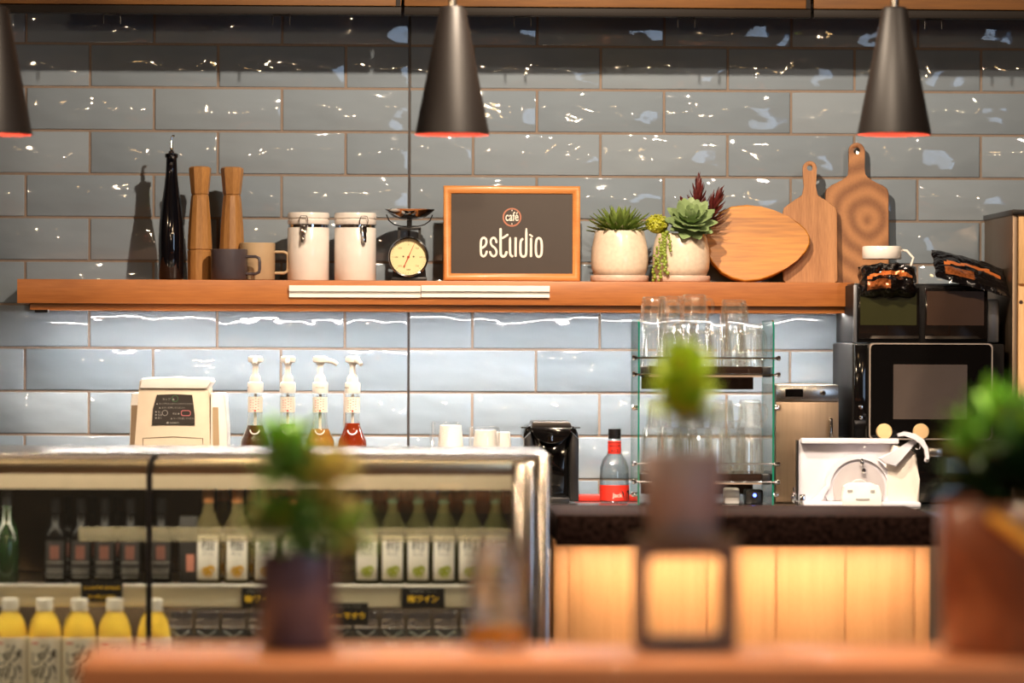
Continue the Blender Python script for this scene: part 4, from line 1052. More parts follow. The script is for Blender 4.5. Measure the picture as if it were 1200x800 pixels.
t = thing('upturned_cup', 'white cup turned upside down on the stuffed black pouch', 'cup', (X(1031.5, y, 296), y-.03, Z(303.5, y-.03, 1031)))
b.build('cup_body', M['white_glaze'], t, angle=50)
b = MB(); b.tube([(R-.001,0,H*.72),(R+.012,-.004,H*.66),(R+.026,-.01,H*.1),(R+.020,-.012,-H*.55),(R+.004,-.012,-H*1.0),(R*.3,-.016,-H*1.2)], .0028, 8); b.build('handle', M['white_glaze'], t)

# ---- wooden box stand on the far right
y = -.45; s = S(y)
xa, xb_ = X(1186.5, y, 350), X(1250, y, 350); zt_ = Z(247.5, y, 1190)
t = thing('pine_cabinet', 'tall pine cabinet with black top and steel side at the right edge', 'cabinet', (xa, y, 0))
w = xb_-xa
b = MB(); b.box(.012, w, .004, .40, .02, zt_-.008); b.build('cabinet_body', M['wood_pine'], t)
b = MB(); b.box(0, .011, 0, .42, .02, zt_-.008, bev=.001); b.build('side_panel', M['steel_brushed'], t)
b = MB(); b.box(-.002, w, -.008, .43, zt_-.008, zt_+.004, bev=.001); b.build('top_panel', M['black_plastic'], t)
zm = Z(334, y, 1190)
b = MB(); b.box(.013, w-.002, -.006, .004, zm+.003, zt_-.012, bev=.001); b.build('door', M['wood_pine'], t)
b = MB(); b.box(.013, w-.002, -.006, .004, .05, zm-.003, bev=.001); dd = b.build('door', M['wood_pine'], t)
b = MB(); b.lathe([(0,0),(.0045,0),(.0045,.0006),(0,.0006)], 16, c=(X(1196, y, 354)-xa, -.006, Z(354, y, 1196)), axis='y'); b.build('wood_knot', pmat('knot', (60,36,22), .6), dd)
b = MB(); b.box(.001, w, .01, .39, 0, .02); b.build('plinth', M['black_plastic'], t)
xq = X(1168, -.5, 420)

# ---- meat slicer
y = -.60; s = S(y); cx_ = X(1005, y, 550)
t = thing('meat_slicer', 'white meat slicer with round blade guard and clamp lever', 'slicer', (cx_, y, ZBt))
def q(px): return (px-1005)*s
def r(py): return zz(py, y)
b = MB(); b.box(q(940), q(1078), -.03, .13, 0, .012, bev=.004); b.build('base_plate', M['white_enamel'], t)
b = MB(); b.prism([(q(936),.004),(q(1054),.004),(q(1054),r(512.5)),(q(941),r(512.5)),(q(938),r(515)),(q(937),r(522))][::-1], .03, .045, bev=.003); b.build('gauge_plate', M['white_enamel'], t)
b = MB(); b.box(q(939), q(1054), .006, .036, r(518.5), r(512.3), bev=.002); b.build('plate_edge', M['white_enamel'], t)
b = MB(); b.box(q(934.6), q(936.4), .02, .05, .0, r(515)); b.build('plate_seal', M['black_plastic'], t)
zc_ = r(571)
b = MB(); R_ = 40*s
def arc(R1, n=72): return [(q(1007)+R1*math.cos(2*PI*k/n), max(.013, zc_+R1*math.sin(2*PI*k/n))) for k in range(n)]
b.prism(arc(R_*.96), .010, .028, bev=.001); b.ring_prism(arc(R_), arc(R_*.86), .003, .028); b.build('blade_guard', M['white_enamel'], t, angle=30)
b = MB(); b.prism(arc(R_*.76), .006, .012)
b.lathe([(0,0),(12*s,.0),(11*s,.004),(0,.005)], 40, c=(q(1007),.006,zc_-1*s), axis='y'); b.build('blade_cover', M['aluminium'] if False else pmat('cover_silver', (206,198,198), .3, metal=.4), t)
b = MB(); b.ball((q(1010),-.004,r(540)), 2.6*s, 14, 8, (1,.8,1.7)); b.ball((q(1012),-.004,r(550)), 3*s, 14, 8, (1,.9,1.2)); b.build('thumb_screw', M['chrome'], t)
b = MB(); b.prism([(q(985),0),(q(1031),0),(q(1031.5),r(578)),(q(1028),r(567)),(q(1022),r(566)),(q(1019),r(564)),(q(994),r(564)),(q(991),r(566.5)),(q(987),r(568)),(q(985),r(580))], -.035, -.004, bev=.002); cb = b.build('carriage_bracket', M['white_plastic'], t)
b = MB(); 
for a_, c_, p0, p1 in ((991,997,575,572),(1018,1023,575,572),(1001,1017,584,582)): b.box(q(a_), q(c_), -.0362, -.034, r(p0), r(p1))
b.build('bracket_marks', M['ink_grey'], cb)
b = MB(); b.prism([(q(1040),.002),(q(1078),.002),(q(1078.5),r(560)),(q(1074),r(530)),(q(1066),r(524)),(q(1048),r(520)),(q(1040),r(540))], .0, .12, bev=.006); b.build('motor_housing', pmat('housing_white', (226,214,200), .35), t)
b = MB(); b.prism([(q(1028),r(535)),(q(1048),r(526)),(q(1070),r(512)),(q(1074),r(517)),(q(1056),r(534)),(q(1050),r(545)),(q(1036),r(541))], -.02, .0, bev=.003); b.build('clamp_arm', M['white_enamel'], t)
b = MB(); b.ribbon([(q(1050),r(508)),(q(1058),r(506)),(q(1069),r(509)),(q(1078),r(515)),(q(1083),r(523)),(q(1085),r(536))], [3*s,5*s,6.5*s,6.5*s,5*s,4*s], -.036, -.020)
b.ball((q(1084.5),-.026,r(537)), 3.1*s, 12, 8); b.build('clamp_lever', M['aluminium'] if False else M['white_enamel'], t, angle=50)
b = MB(); b.lathe([(0,-.004),(3.2*s,-.004),(3.4*s,.002),(2*s,.005),(0,.005)], 20, c=(q(1073),-.036,r(521.5)), axis='y'); b.build('lever_pin', M['chrome'], t)
b = MB(); b.prism([(q(944),r(588)),(q(958),r(579)),(q(968),r(565)),(q(971),r(569)),(q(964),r(584)),(q(952),r(590))], -.01, .004, bev=.002); b.build('guide_arm', M['white_enamel'], t)
b = MB(); b.ball((q(930),.0,r(582)), 3.4*s, 14, 10, (.9,.9,1.9)); b.tube([(q(930),0,r(575)),(q(930),0,r(570))], .002, 8); b.box(q(937), q(943), -.006, .006, r(590), r(578), bev=.001); b.tube([(q(930),0,r(586)),(q(938),0,r(586))], .002, 8); b.build('thickness_knob', M['chrome'], t)
# ================================================================== REFRIGERATED DISPLAY CASE
YF, YK = -1.65, -1.10       # front glass and back of the case
zCT = Z(531.5, YF, 300); xE = X(645, YF, 600); xW = -2.05
t = thing('display_case', 'stainless refrigerated display case with glass front holding wine and juice bottles', 'display case', ((xW+xE)/2, YK, 0))
cxx = (xW+xE)/2; w2 = (xE-xW)/2; dF = YF-YK      # dF is negative
def cz(py, Y=YF): return Z(py, Y, 300)
zLow, zUp = .688, cz(685.5, YF+.11)
M['case_steel'] = pmat('case_steel', (196,180,156), .22, metal=1, noise=.05, nscale=60, stretch=(.1,1,1))
M['case_inner'] = pmat('case_inner', (116,98,78), .3, metal=.5)
M['case_beige'] = pmat('case_beige', (136,118,94), .5)
b = MB(); b.box(-w2, w2, dF, .0, zCT-.006, zCT, bev=.002); b.build('top_panel', M['steel'], t)
b = MB(); b.box(-w2, w2, dF-.002, dF+.02, cz(537), zCT-.007, bev=.001); b.build('top_trim', M['cab_dark'] if False else pmat('trim_bronze', (120,92,64), .35, metal=.7), t)
b = MB(); b.box(-w2+.01, w2-.02, dF+.004, dF+.018, cz(556), cz(537)-.0005, bev=.001); b.build('front_rail', M['case_steel'], t)
b = MB(); b.box(-w2+.01, w2-.03, dF+.125, dF+.14, cz(576), zCT-.008); b.build('light_baffle', M['case_beige'], t)
b = MB(); b.box(-w2+.03, w2-.05, dF+.024, dF+.046, zCT-.020, zCT-.012); b.build('light_tube', emat('case_tube', (255,242,226), CASE_E), t)
b = MB(); b.box(-w2, w2, -.02, -.005, .05, zCT-.007); b.build('back_panel', pmat('case_back', (92,76,60), .16, metal=.75), t)
b = MB(); b.box(-w2, w2, dF+.002, -.02, .05, .64); b.build('case_base', M['case_steel'], t)
b = MB(); b.box(-w2+.005, w2-.03, dF+.03, -.021, zLow-.02, zLow-.0005); b.build('lower_shelf', M['case_steel'], t)
b = MB(); b.box(-w2+.005, w2-.03, dF+.12, -.021, zUp-.012, zUp-.0005, bev=.001); us = b.build('upper_shelf', M['case_inner'], t)
b = MB(); b.box(-w2+.005, w2-.045, dF+.112, dF+.118, cz(711, YF+.11), zUp+.001, bev=.001); b.build('shelf_rail', pmat('rail_pale', (222,210,184), .4, metal=.15), us)
b = MB(); b.box(-w2+.005, w2-.045, dF+.105, dF+.1115, zUp-.004, zUp+.002, bev=.001); b.build('rail_lip', M['white_plastic'], us)
b = MB(); b.box(X(88, YF)-cxx, X(600, YF)-cxx, dF+.100, dF+.104, cz(634.5, YF+.1), cz(618, YF+.1)); b.build('reflection_strip', M['reflection_pale'], t)  # translucent strip standing in for a reflection across the front glass
xm = X(175, YF, 640)-cxx
b = MB(); b.box(-w2+.002, xm-.0005, dF+.001, dF+.0045, .645, cz(538)); b.build('glass_front', M['pane'], t)
b = MB(); b.box(xm+.0005, w2-.03, dF+.001, dF+.0045, .645, cz(538)); b.build('glass_front', M['pane'], t)
b = MB(); b.tube([(xm+.012,dF-.003,cz(533)),(xm+.004,dF-.006,cz(540)),(xm,dF-.007,cz(556)),(xm,dF-.007,.64)], .006, 10); b.build('mullion', M['black_plastic'], t)
b = MB(); b.box(w2-.075, w2-.03, dF-.004, dF+.012, .60, cz(540), bev=.006, seg=3); b.box(w2-.028, w2, dF-.006, -.0, .05, zCT+.001, bev=.006, seg=3); b.build('end_post', M['chrome'] if False else pmat('post_steel', (226,220,214), .16, metal=1), t)
b = MB(); b.box(w2-.0295, w2-.0285, dF+.02, -.02, .65, zCT-.02); b.build('end_glass', M['pane'], t)

# bottles in the case
M['wine_black'] = pmat('wine_black', (7,5,5), .25, spec=.1)
M['wine_label_dark'] = pmat('wine_label_dark', (26,21,19), .6)
M['label_red'] = pmat('label_brown_red', (112,66,54), .6)
M['yuzu_glass'] = liq('yuzu_liquor', (196,180,126), .72)
M['ume_glass'] = liq('ume_liquor', (146,142,84), .72)
M['cap_orange'] = pmat('cap_orange', (160,98,40), .5); M['cap_green'] = pmat('cap_green', (52,78,48), .5)
M['yuzu_fruit'] = pmat('yuzu_fruit', (232,176,40), .6); M['ume_fruit'] = pmat('ume_fruit', (176,186,60), .6)
yB = YF+.17; sB = S(yB); zU = zUp+.0002
b = MB(); b.box(-w2+.03, w2-.06, dF+.119, dF+.128, cz(711, YF+.11)+.004, cz(711, YF+.11)+.012); b.build('shelf_fill_tube', emat('shelf_fill_tube', (255,242,226), CASE_E*2.2), bpy.data.objects['upper_shelf'])  # glowing strip added under the shelf to brighten the lower level
def wine(px, label, base=None, y=yB):
    if base: return dup(base, (X(px, y, 640), y, zU), label)
    t = thing('wine_bottle', label, 'bottle', (X(px, y, 640), y, zU), group='small dark wine bottles in the case')
    s = sB; R = 13.2
    b = MB(); b.lathe([(0,1*s),((R-2)*s,0),(R*s,2*s),(R*s,54*s),((R-1)*s,60*s),((R-4.5)*s,67*s),(5.6*s,74*s),(5*s,80*s),(4.8*s,94*s),(5.4*s,94.2*s),(5.4*s,98*s),(0,98.4*s)], 28); b.build('bottle_body', M['wine_black'], t, angle=50)
    b = MB(); b.lathe([(5.0*s,82*s),(5.7*s,82*s),(5.7*s,98.6*s),(0,99*s)], 20, open_=True); b.build('capsule', M['paper_black'], t)
    b = MB(); patch(b, 0,0,R*s,-13*s,13*s,9*s,50*s,12,.0004); lb = b.build('label', M['wine_label_dark'], t)
    b = MB(); patch(b, 0,0,R*s+.0005,-5.5*s,5.5*s,28*s,44*s,6,.0004); b.build('label_picture', M['label_red'], lb)
    b = MB()
    for zq in (7,12,15.5,24): patch(b, 0,0,R*s+.0004,-11*s,11*s,zq*s,(zq+1)*s,8,.0004)
    b.build('label_lines', M['ink_grey'], lb)
    return t
wb = wine(65, 'dark wine bottle with brown-red label, leftmost in the case beside the green bottle')
wine(95, 'dark wine bottle with brown-red label, second from left in the case', wb)
wine(123, 'dark wine bottle with brown-red label, third from left, above the yellow lettered card', wb)
wine(153, 'dark wine bottle with brown-red label, just left of the black glass divider', wb)
wine(189, 'dark wine bottle with brown-red label, just right of the black glass divider', wb)
def stubby(name, px, label, mat, capm, kanji, fruit, base=None, cat='bottle', grp=''):
    y = yB
    if base: return dup(base, (X(px, y, 640), y, zU), label)
    t = thing(name, label, cat, (X(px, y, 640), y, zU), group=grp); s = sB; R = 15.4
    b = MB(); b.lathe([(0,1*s),((R-2)*s,0),(R*s,2*s),(R*s,60*s),((R-1.4)*s,68*s),((R-6)*s,78*s),(7*s,84*s),(6*s,92*s),(6*s,108*s),(0,108*s)], 30); b.build('bottle_body', mat, t, angle=50)
    b = MB(); b.lathe([(6.2*s,94*s),(6.8*s,94*s),(6.8*s,112*s),(6.4*s,113*s),(0,113.2*s)], 24, open_=True); b.build('cap', capm, t)
    b = MB(); patch(b, 0,0,R*s,-13.4*s,13.4*s,5*s,57*s,14,.0005); lb = b.build('label', M['paper'], t)
    b = MB(); add_text(b, kanji, 17*s, 0, 0, 40*s, cyl=(0,0,R*s+.0007), extrude=.0003); add_text(b, 'わいん', 4.2*s, 0, 0, 33.6*s, cyl=(0,0,R*s+.0007), extrude=.0003); b.build('label_print', M['ink'], lb, smooth=False)
    b = MB()
    for fx, fz, fr in ((-1.5,15,5.2),(3.5,17,5),(1,12,4.6)):
        n = 12; b.face([b.bm.verts.new(((R*s+.0009+fr*.00004)*math.sin((fx+fr*math.cos(2*PI*k/n))*s/(R*s)), -(R*s+.0009+fr*.00004)*math.cos((fx+fr*math.cos(2*PI*k/n))*s/(R*s)), (fz+fr*math.sin(2*PI*k/n))*s)) for k in range(n)])
    b.build('label_fruit', fruit, lb, smooth=False)
    return t
yz = None
for px, lab in ((244,'liquor bottle with orange cap and yellow fruit label, leftmost of its kind in the case'),(278,'liquor bottle with orange cap and yellow fruit label, second of its kind from the left'),
                (311,'liquor bottle with orange cap, mostly hidden by the left edge of the dark plant pot'),(344,'liquor bottle with orange cap, hidden behind the middle of the dark plant pot'),(377,'liquor bottle with orange cap, hidden behind the right of the leafy plant')):
    o = stubby('liquor_bottle', px, lab, M['yuzu_glass'], M['cap_orange'], '柚', M['yuzu_fruit'], yz, grp='orange capped liquor bottles'); yz = yz or o
um = None
for px, lab in ((430,'liquor bottle with green cap and green fruit label, first right of the leafy plant'),(460,'liquor bottle with green cap and green fruit label, second right of the leafy plant'),
                (490,'liquor bottle with green cap and green fruit label, third right of the leafy plant'),(520,'liquor bottle with green cap and green fruit label, fourth right of the leafy plant'),(550,'liquor bottle with green cap and fruit label, partly behind the blurred drinking glass'),
                (581,'liquor bottle with green cap at the right end of the case by the steel post')):
    o = stubby('liquor_bottle', px, lab, M['ume_glass'], M['cap_green'], '梅', M['ume_fruit'], um, grp='green capped liquor bottles'); um = um or o
# second row behind
y2 = YF+.27
for px, lab in ((80,'dark wine bottle in the rear row, behind the two leftmost ones'),(109,'dark wine bottle in the rear row, behind the second and third ones'),(138,'dark wine bottle in the rear row, left of the black glass divider')): wine(px, lab, wb, y2)
o = dup(yz, (X(261, y2, 640), y2, zU), 'liquor bottle with orange cap in the rear row, between the two leftmost ones')
o = dup(yz, (X(295, y2, 640), y2, zU), 'liquor bottle with orange cap in the rear row, left of the dark plant pot')
for px, lab in ((445,'liquor bottle with green cap in the rear row, first right of the leafy plant'),(475,'liquor bottle with green cap in the rear row, second right of the leafy plant'),(505,'liquor bottle with green cap in the rear row, third right of the leafy plant'),(535,'liquor bottle with green cap in the rear row, nearest to the blurred drinking glass')):
    dup(um, (X(px, y2, 640), y2, zU), lab)
# green bottle far left, dark pink-labelled pouch
t = thing('green_bottle', 'dark green glass bottle at the left edge of the case', 'bottle', (X(8, yB, 640), yB, zU))
b = MB(); R = 14; s = sB; b.lathe([(0,0),((R-1)*s,0),(R*s,2*s),(R*s,58*s),((R-5)*s,70*s),(5.6*s,80*s),(5*s,104*s),(0,104*s)], 28); b.build('bottle_body', pmat('green_glass_dark', (26,48,22), .1, coat=.3), t, angle=50)
b = MB(); b.lathe([(5.2*s,90*s),(5.9*s,90*s),(5.9*s,105*s),(0,105.4*s)], 20, open_=True); b.build('capsule', M['black_plastic'], t)
t = thing('dark_carton', 'tall dark carton with small pink label right of the last wine bottle', 'carton', (X(221, yB, 640), yB, zU))
b = MB(); b.box(-10*s, 10*s, -.015, .02, 0, 78*s, bev=.001); b.build('carton_body', M['wine_label_dark'], t)
b = MB(); b.box(-2*s, 7*s, -.0156, -.0145, 14*s, 34*s); b.build('pink_label', pmat('pink_label', (190,120,100), .6), t)
# price cards on the rail
def card(px0, px1, py0, py1, lines, label, Y=YF+.102, small=None):
    x0, x1 = X(px0, Y, py0), X(px1, Y, py0); z1, z0 = Z(py0, Y, px0), Z(py1, Y, px0); w = (x1-x0)/2; h = z1-z0
    t = thing('price_card', label, 'card', ((x0+x1)/2, Y, z0), group='black price cards on the case shelf')
    b = MB(); b.box(-w, w, 0, .0015, 0, h, bev=.0004); b.build('card_board', M['paper_black'], t)
    b = MB(); n = len(lines)
    for i, (tx, sz) in enumerate(lines): add_text(b, tx, sz, 0, -.0004, h*(.62-.44*i if n > 1 else .30), extrude=.0002, bold=.0002)
    b.build('card_lettering', M['yellow_ink'], t, smooth=False)
    if small:
        b = MB(); add_text(b, small, .0042, 0, -.0004, h*.80, extrude=.0002); add_text(b, '¥380', .0042, w*.6, -.0004, h*.08, extrude=.0002) if False else None
        b.build('card_small_print', M['ink_grey'], t, smooth=False)
card(95, 143.5, 681, 705, [('シャルドネ カベルネ', .0078), ('ソーヴィニヨン', .0078)], 'black card with two yellow lines under the dark wine bottles')
card(283, 327, 688, 712, [('柚ワイン', .0155)], 'black card with yellow lettering half hidden by the dark plant pot', small='国産果実使用　リキュール')
card(382, 431.5, 706, 732, [('シーマオウ', .0145)], 'lower black card with yellow lettering right of the dark plant pot', Y=YF+.10, small='ミネラルたっぷり　ドリンク')
card(470.5, 521, 688.5, 712, [('梅ワイン', .0155)], 'black card with yellow lettering under the green capped bottles', small='国産果実使用　リキュール')
# juice bottles
M['juice'] = liq('orange_juice', (255,232,128)); M['pet'] = glass('pet_plastic', (250,250,248), .05)
yJ = YF+.075; sJ = S(yJ)
def juice(px, label, base=None):
    if base: return dup(base, (X(px, yJ, 740), yJ, zLow), label)
    t = thing('juice_bottle', label, 'bottle', (X(px, yJ, 740), yJ, zLow), group='yellow juice bottles in the case')
    s = sJ; top = Z(701, yJ, 90)-zLow; R = 19.6*s; h = lambda py: top-(py-701)*s
    b = MB(); b.lathe([(0,0),(R-.003,0),(R,.004),(R,h(750)),(R*.985,h(744)),(R*.93,h(735)),(R*.78,h(725)),(R*.56,h(718)),(R*.46,h(715)),(R*.44,h(712)),(0,h(712))], 36); b.build('bottle_body', M['juice'], t, angle=60)
    b = MB(); b.lathe([(0,h(715)),(10*s,h(715)),(10.2*s,h(713)),(10*s,h(701.8)),(9.4*s,h(701)),(0,h(701))], 28); b.build('cap', M['white_plastic'], t)
    b = MB(); b.lathe([(R,.02),(R+.0007,.02),(R+.0007,h(746)),(R,h(745.5))], 40, open_=True); lb = b.build('label', M['paper'], t)
    b = MB(); r = R+.0009
    for i, ch in enumerate('みかん'): add_text(b, ch, 24*s, 5*s, 0, h(772+i*21), cyl=(0,0,r), extrude=.0002, bold=.0003)
    for i, ch in enumerate('じゅーす'): add_text(b, ch if ch != 'ー' else '｜', 17*s, -9.5*s, 0, h(776+i*15), cyl=(0,0,r), extrude=.0002, bold=.0002)
    for i, ch in enumerate('果汁100%'): add_text(b, ch, 5*s, 15*s, 0, h(764+i*6), cyl=(0,0,r), extrude=.0002)
    b.build('label_print', M['ink'], lb, smooth=False)
    b = MB(); patch(b, 0,0,r,-15*s,-6*s,h(753),h(751),4,.0003); b.build('label_stamp', M['ink_red'], lb)
    return t
jb = juice(12, 'yellow juice bottle with white cap, leftmost at the photo edge')
for px, lab in ((52.5,'yellow juice bottle with white cap, second from the left'),(93,'yellow juice bottle with white cap, third from the left'),(134.5,'yellow juice bottle with white cap, left of the black glass divider'),(180.5,'yellow juice bottle with white cap, behind the black glass divider')): juice(px, lab, jb)
# dark gable cartons on the lower shelf
yD = YF+.17; gc = None; s = S(yD); i_ = 0
for k, px in enumerate((212,243,274,305,336,367,398,429,460,491,522,553,584)):
    top = Z(716, yD, px)-zLow
    lab = 'black gable carton on the lower shelf, %s' % ('right of the yellow juice bottles','first left of the dark plant pot' ,'touching the left edge of the dark plant pot','behind the left of the dark plant pot','behind the middle of the dark plant pot','behind the right of the dark plant pot','under the lower price card, left one','under the lower price card, right one','left of the upper yellow-lettered card','under the upper yellow-lettered card','right of the upper yellow-lettered card','behind the blurred drinking glass','rightmost by the steel post')[k]
    if gc is None:
        gc = thing('drink_carton', lab, 'carton', (X(px, yD, 740), yD, zLow), group='black gable cartons on the lower case shelf')
        b = MB(); w = 13.5*s; b.box(-w, w, -.02, .025, 0, top*.82, bev=.001); b.build('carton_body', M['black_gloss'], gc)
        b = MB(); b.prism([(-w,top*.82),(w,top*.82),(w*.9,top*.9),(w*.9,top),(-w*.9,top),(-w*.9,top*.9)], -.002, .004, bev=.0006)
        a_ = [b.bm.verts.new(p) for p in ((-w,-.02,top*.82),(w,-.02,top*.82),(w*.9,0,top*.93),(-w*.9,0,top*.93),(-w,.025,top*.82),(w,.025,top*.82),(w*.9,.003,top*.93),(-w*.9,.003,top*.93))]
        b.face([a_[0],a_[1],a_[2],a_[3]]); b.face([a_[5],a_[4],a_[7],a_[6]]); b.face([a_[1],a_[5],a_[6],a_[2]]); b.face([a_[4],a_[0],a_[3],a_[7]])
        b.build('gable_top', M['foil_black'], gc, angle=20)
        b = MB(); add_text(b, '珈琲', .012, 0, -.0208, top*.62, extrude=.0002); b.ribbon([(-w*.8,top*.79),(0,top*.72),(w*.8,top*.79)], .0008, -.0212, -.0202); b.build('carton_print', M['ink_grey'], gc, smooth=False)
    else: dup(gc, (X(px, yD, 740), yD, zLow), lab)

# ================================================================== DARK STONE COUNTER
yA, yBk = -1.60, -1.11
zA = Z(604, yA, 850); x0, x1 = X(652, yA, 600), X(1101, yA, 600)
x0 = max(x0, xE+.004)
st = pmat('dark_stone', (36,24,20), .6, noise=.9, nscale=90, spec=.02)
t = thing('service_counter', 'wooden plank service counter with dark stone top right of the display case', 'counter', ((x0+x1)/2, yA, 0)); c_ = (x0+x1)/2; w = (x1-x0)/2
zsb = Z(636.5, yA, 850)
b = MB(); b.box(-w, w, 0, yBk-yA, zsb, zA, bev=.003); b.box(-w, w, .0005, .010, zsb-.0045, zsb+.004, bev=.001); b.build('stone_top', st, t)
b = MB(); pitch = 81.4*S(yA+.125); xj = X(909.5, yA+.125, 700)-c_
k0 = int((-w-xj)/pitch)-1
edges = sorted([x for x in [xj+k*pitch for k in range(-8, 6)] if -w+.01 < x < w-.004] + [-w, w])
for a_, e_ in zip(edges, edges[1:]): b.box(a_+.0009, e_-.0009, .125, .145, .02, zsb-.012, bev=.0016)
b.box(-w+.001, w-.001, .138, .15, .02, zsb-.012)
b.build('plank_front', M['wood_plank'], t)
b = MB(); b.box(w-.02, w, .15, yBk-yA-.01, .02, zsb-.001); b.build('side_panel', M['wood_plank'], t); b = MB(); b.box(-w, -w+.02, .15, yBk-yA-.01, .02, zsb-.001); b.build('side_panel', M['wood_plank'], t)
b = MB(); b.box(-w+.01, w-.01, .14, yBk-yA-.02, 0, .02); b.build('plinth', M['black_plastic'], t)
b = MB(); b.box(-w+.01, w-.005, .030, .046, zsb-.0025, zsb-.0005); b.build('under_light', emat('counter_strip', (255,220,182), UNDER_E), t)
# ================================================================== FOREGROUND BAR TABLE
yTF, yTB = -4.38, -4.06
zTT = Z(778.5, yTF, 600); xa = X(90, yTF, 785); xb = 1.35
t = thing('bar_table', 'narrow orange-brown wooden bar table blurred in the foreground', 'table', ((xa+xb)/2, (yTF+yTB)/2, 0)); w = (xb-xa)/2; d = (yTB-yTF)/2
b = MB(); b.box(-w, w, -d, d, zTT-.045, zTT, bev=.003); b.build('table_top', M['wood_table'], t)
for q in (-1, 1):
    b = MB(); b.box(q*(w-.12)-.03, q*(w-.12)+.03, -d+.04, d-.04, 0, zTT-.0455, bev=.003); b.build('leg', M['wood_table'], t)
b = MB(); b.box(-w+.15, w-.15, -.012, .012, .18, .24, bev=.002); b.build('stretcher', M['wood_table'], t)
zt = zTT+.0004; yP = -4.15; s = S(yP)
DENS = 1.9
def foliage(name, mat, t, items, rnd):
    b = MB()
    for (cx_, cy_, cz_, n, R, L, W, el0, el1) in items:
        for k in range(int(n*DENS)):
            a = rnd.uniform(0, 2*PI); e = rnd.uniform(el0, el1); r = R*rnd.uniform(.1, 1)
            p = (cx_+r*math.cos(a)*.7, cy_+r*math.sin(a)*.7, cz_+rnd.uniform(-.5,.5)*R)
            d_ = (math.cos(a)*math.cos(e), math.sin(a)*math.cos(e), math.sin(e))
            b.leaf(p, d_, (0,0,1), L*rnd.uniform(.7,1.15), W, W*.1, curl=rnd.uniform(-.6,.2), n=5, wpos=.5)
    return b.build(name, mat, t)
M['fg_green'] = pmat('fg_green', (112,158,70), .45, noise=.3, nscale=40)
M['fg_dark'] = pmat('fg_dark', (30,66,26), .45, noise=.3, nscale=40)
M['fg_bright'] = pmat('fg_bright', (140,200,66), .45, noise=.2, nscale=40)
M['fg_lime'] = pmat('fg_lime', (170,196,44), .5, noise=.15, nscale=40)
M['fg_yellow'] = pmat('fg_yellow', (206,194,110), .5, noise=.2, nscale=40)
M['fg_pale'] = pmat('fg_pale', (168,190,112), .5, noise=.2, nscale=40)
M['fg_orange'] = pmat('fg_orange', (196,104,34), .5)
M['stem'] = pmat('stem', (70,74,34), .6)
rnd = random.Random(21)
# left dark pot with mixed foliage
pc = X(349, yP, 700); R = 45*s; H = (760-648)*s
t = thing('potted_plant', 'leafy mixed green plant in a dark cylindrical pot, blurred in the left foreground', 'potted plant', (pc, yP, zt))
b = MB(); b.lathe([(0,0),(R-.004,0),(R,.004),(R,H-.002),(R-.003,H),(R-.006,H-.001),(R-.006,H-.02),(0,H-.02)], 48); b.build('pot', pmat('pot_dark', (70,64,80), .3, coat=.3), t, angle=50)
b = MB(); b.lathe([(0,H-.021),(R-.0062,H-.018),(0,H-.012)], 24); b.build('soil', M['soil'], t)
def o_(px, py): return ((px-349)*s, (760-py)*s)
def cl(px, py, n, R_, L, W, e0, e1, y_=0): x_, z_ = o_(px, py); return (x_, y_, z_, n, R_*s*1.35, L*s*1.25, W*s*1.15, e0, e1)
b = MB()
for px, py in ((338,520),(352,560),(380,555),(330,600),(405,620),(390,635)):
    x_, z_ = o_(px, py); b.tube([(x_*.25, 0, H-.02), (x_*.7, rnd.uniform(-.01,.01), (H+z_)/2), (x_, 0, z_)], .0016, 6)
b.build('stems', M['stem'], t)
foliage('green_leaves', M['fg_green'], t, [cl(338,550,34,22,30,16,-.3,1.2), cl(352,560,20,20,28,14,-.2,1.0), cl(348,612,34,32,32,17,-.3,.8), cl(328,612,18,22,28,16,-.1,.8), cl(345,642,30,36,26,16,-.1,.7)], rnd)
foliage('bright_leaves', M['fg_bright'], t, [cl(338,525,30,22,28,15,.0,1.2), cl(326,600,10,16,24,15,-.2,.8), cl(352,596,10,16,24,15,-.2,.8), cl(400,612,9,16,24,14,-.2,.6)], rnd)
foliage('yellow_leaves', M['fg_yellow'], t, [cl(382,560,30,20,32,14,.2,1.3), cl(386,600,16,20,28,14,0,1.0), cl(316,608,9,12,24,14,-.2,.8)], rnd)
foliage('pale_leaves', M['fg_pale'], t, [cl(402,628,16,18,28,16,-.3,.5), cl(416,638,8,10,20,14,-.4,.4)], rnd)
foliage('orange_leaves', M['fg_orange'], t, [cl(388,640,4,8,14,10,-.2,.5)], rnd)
# glass tumbler with amber drink
xg = X(583, yP, 700)
t = thing('drinking_glass', 'clear glass with amber liquid at its bottom, blurred in the foreground', 'glass', (xg, yP, zt)); R = 38*s; H = 128*s
b = MB(); b.lathe([(0,0),(R*.84,0),(R*.88,.003),(R*.97,H*.5),(R*.86,H*.80),(R*.66,H),(R*.62,H),(R*.82,H*.8),(R*.93,H*.5),(R*.83,.008),(0,.007)], 48, open_=True); b.build('glass_body', rglass('fg_glass', clear=.45), t, angle=60)
b = MB(); b.lathe([(0,.0075),(R*.825,.0085),(R*.855,.030),(0,.030)], 40); b.build('amber_liquid', liq('amber_liquid', (255,200,60), .25), t)
for dx, dz, px_ in ((0,0,0),): pass
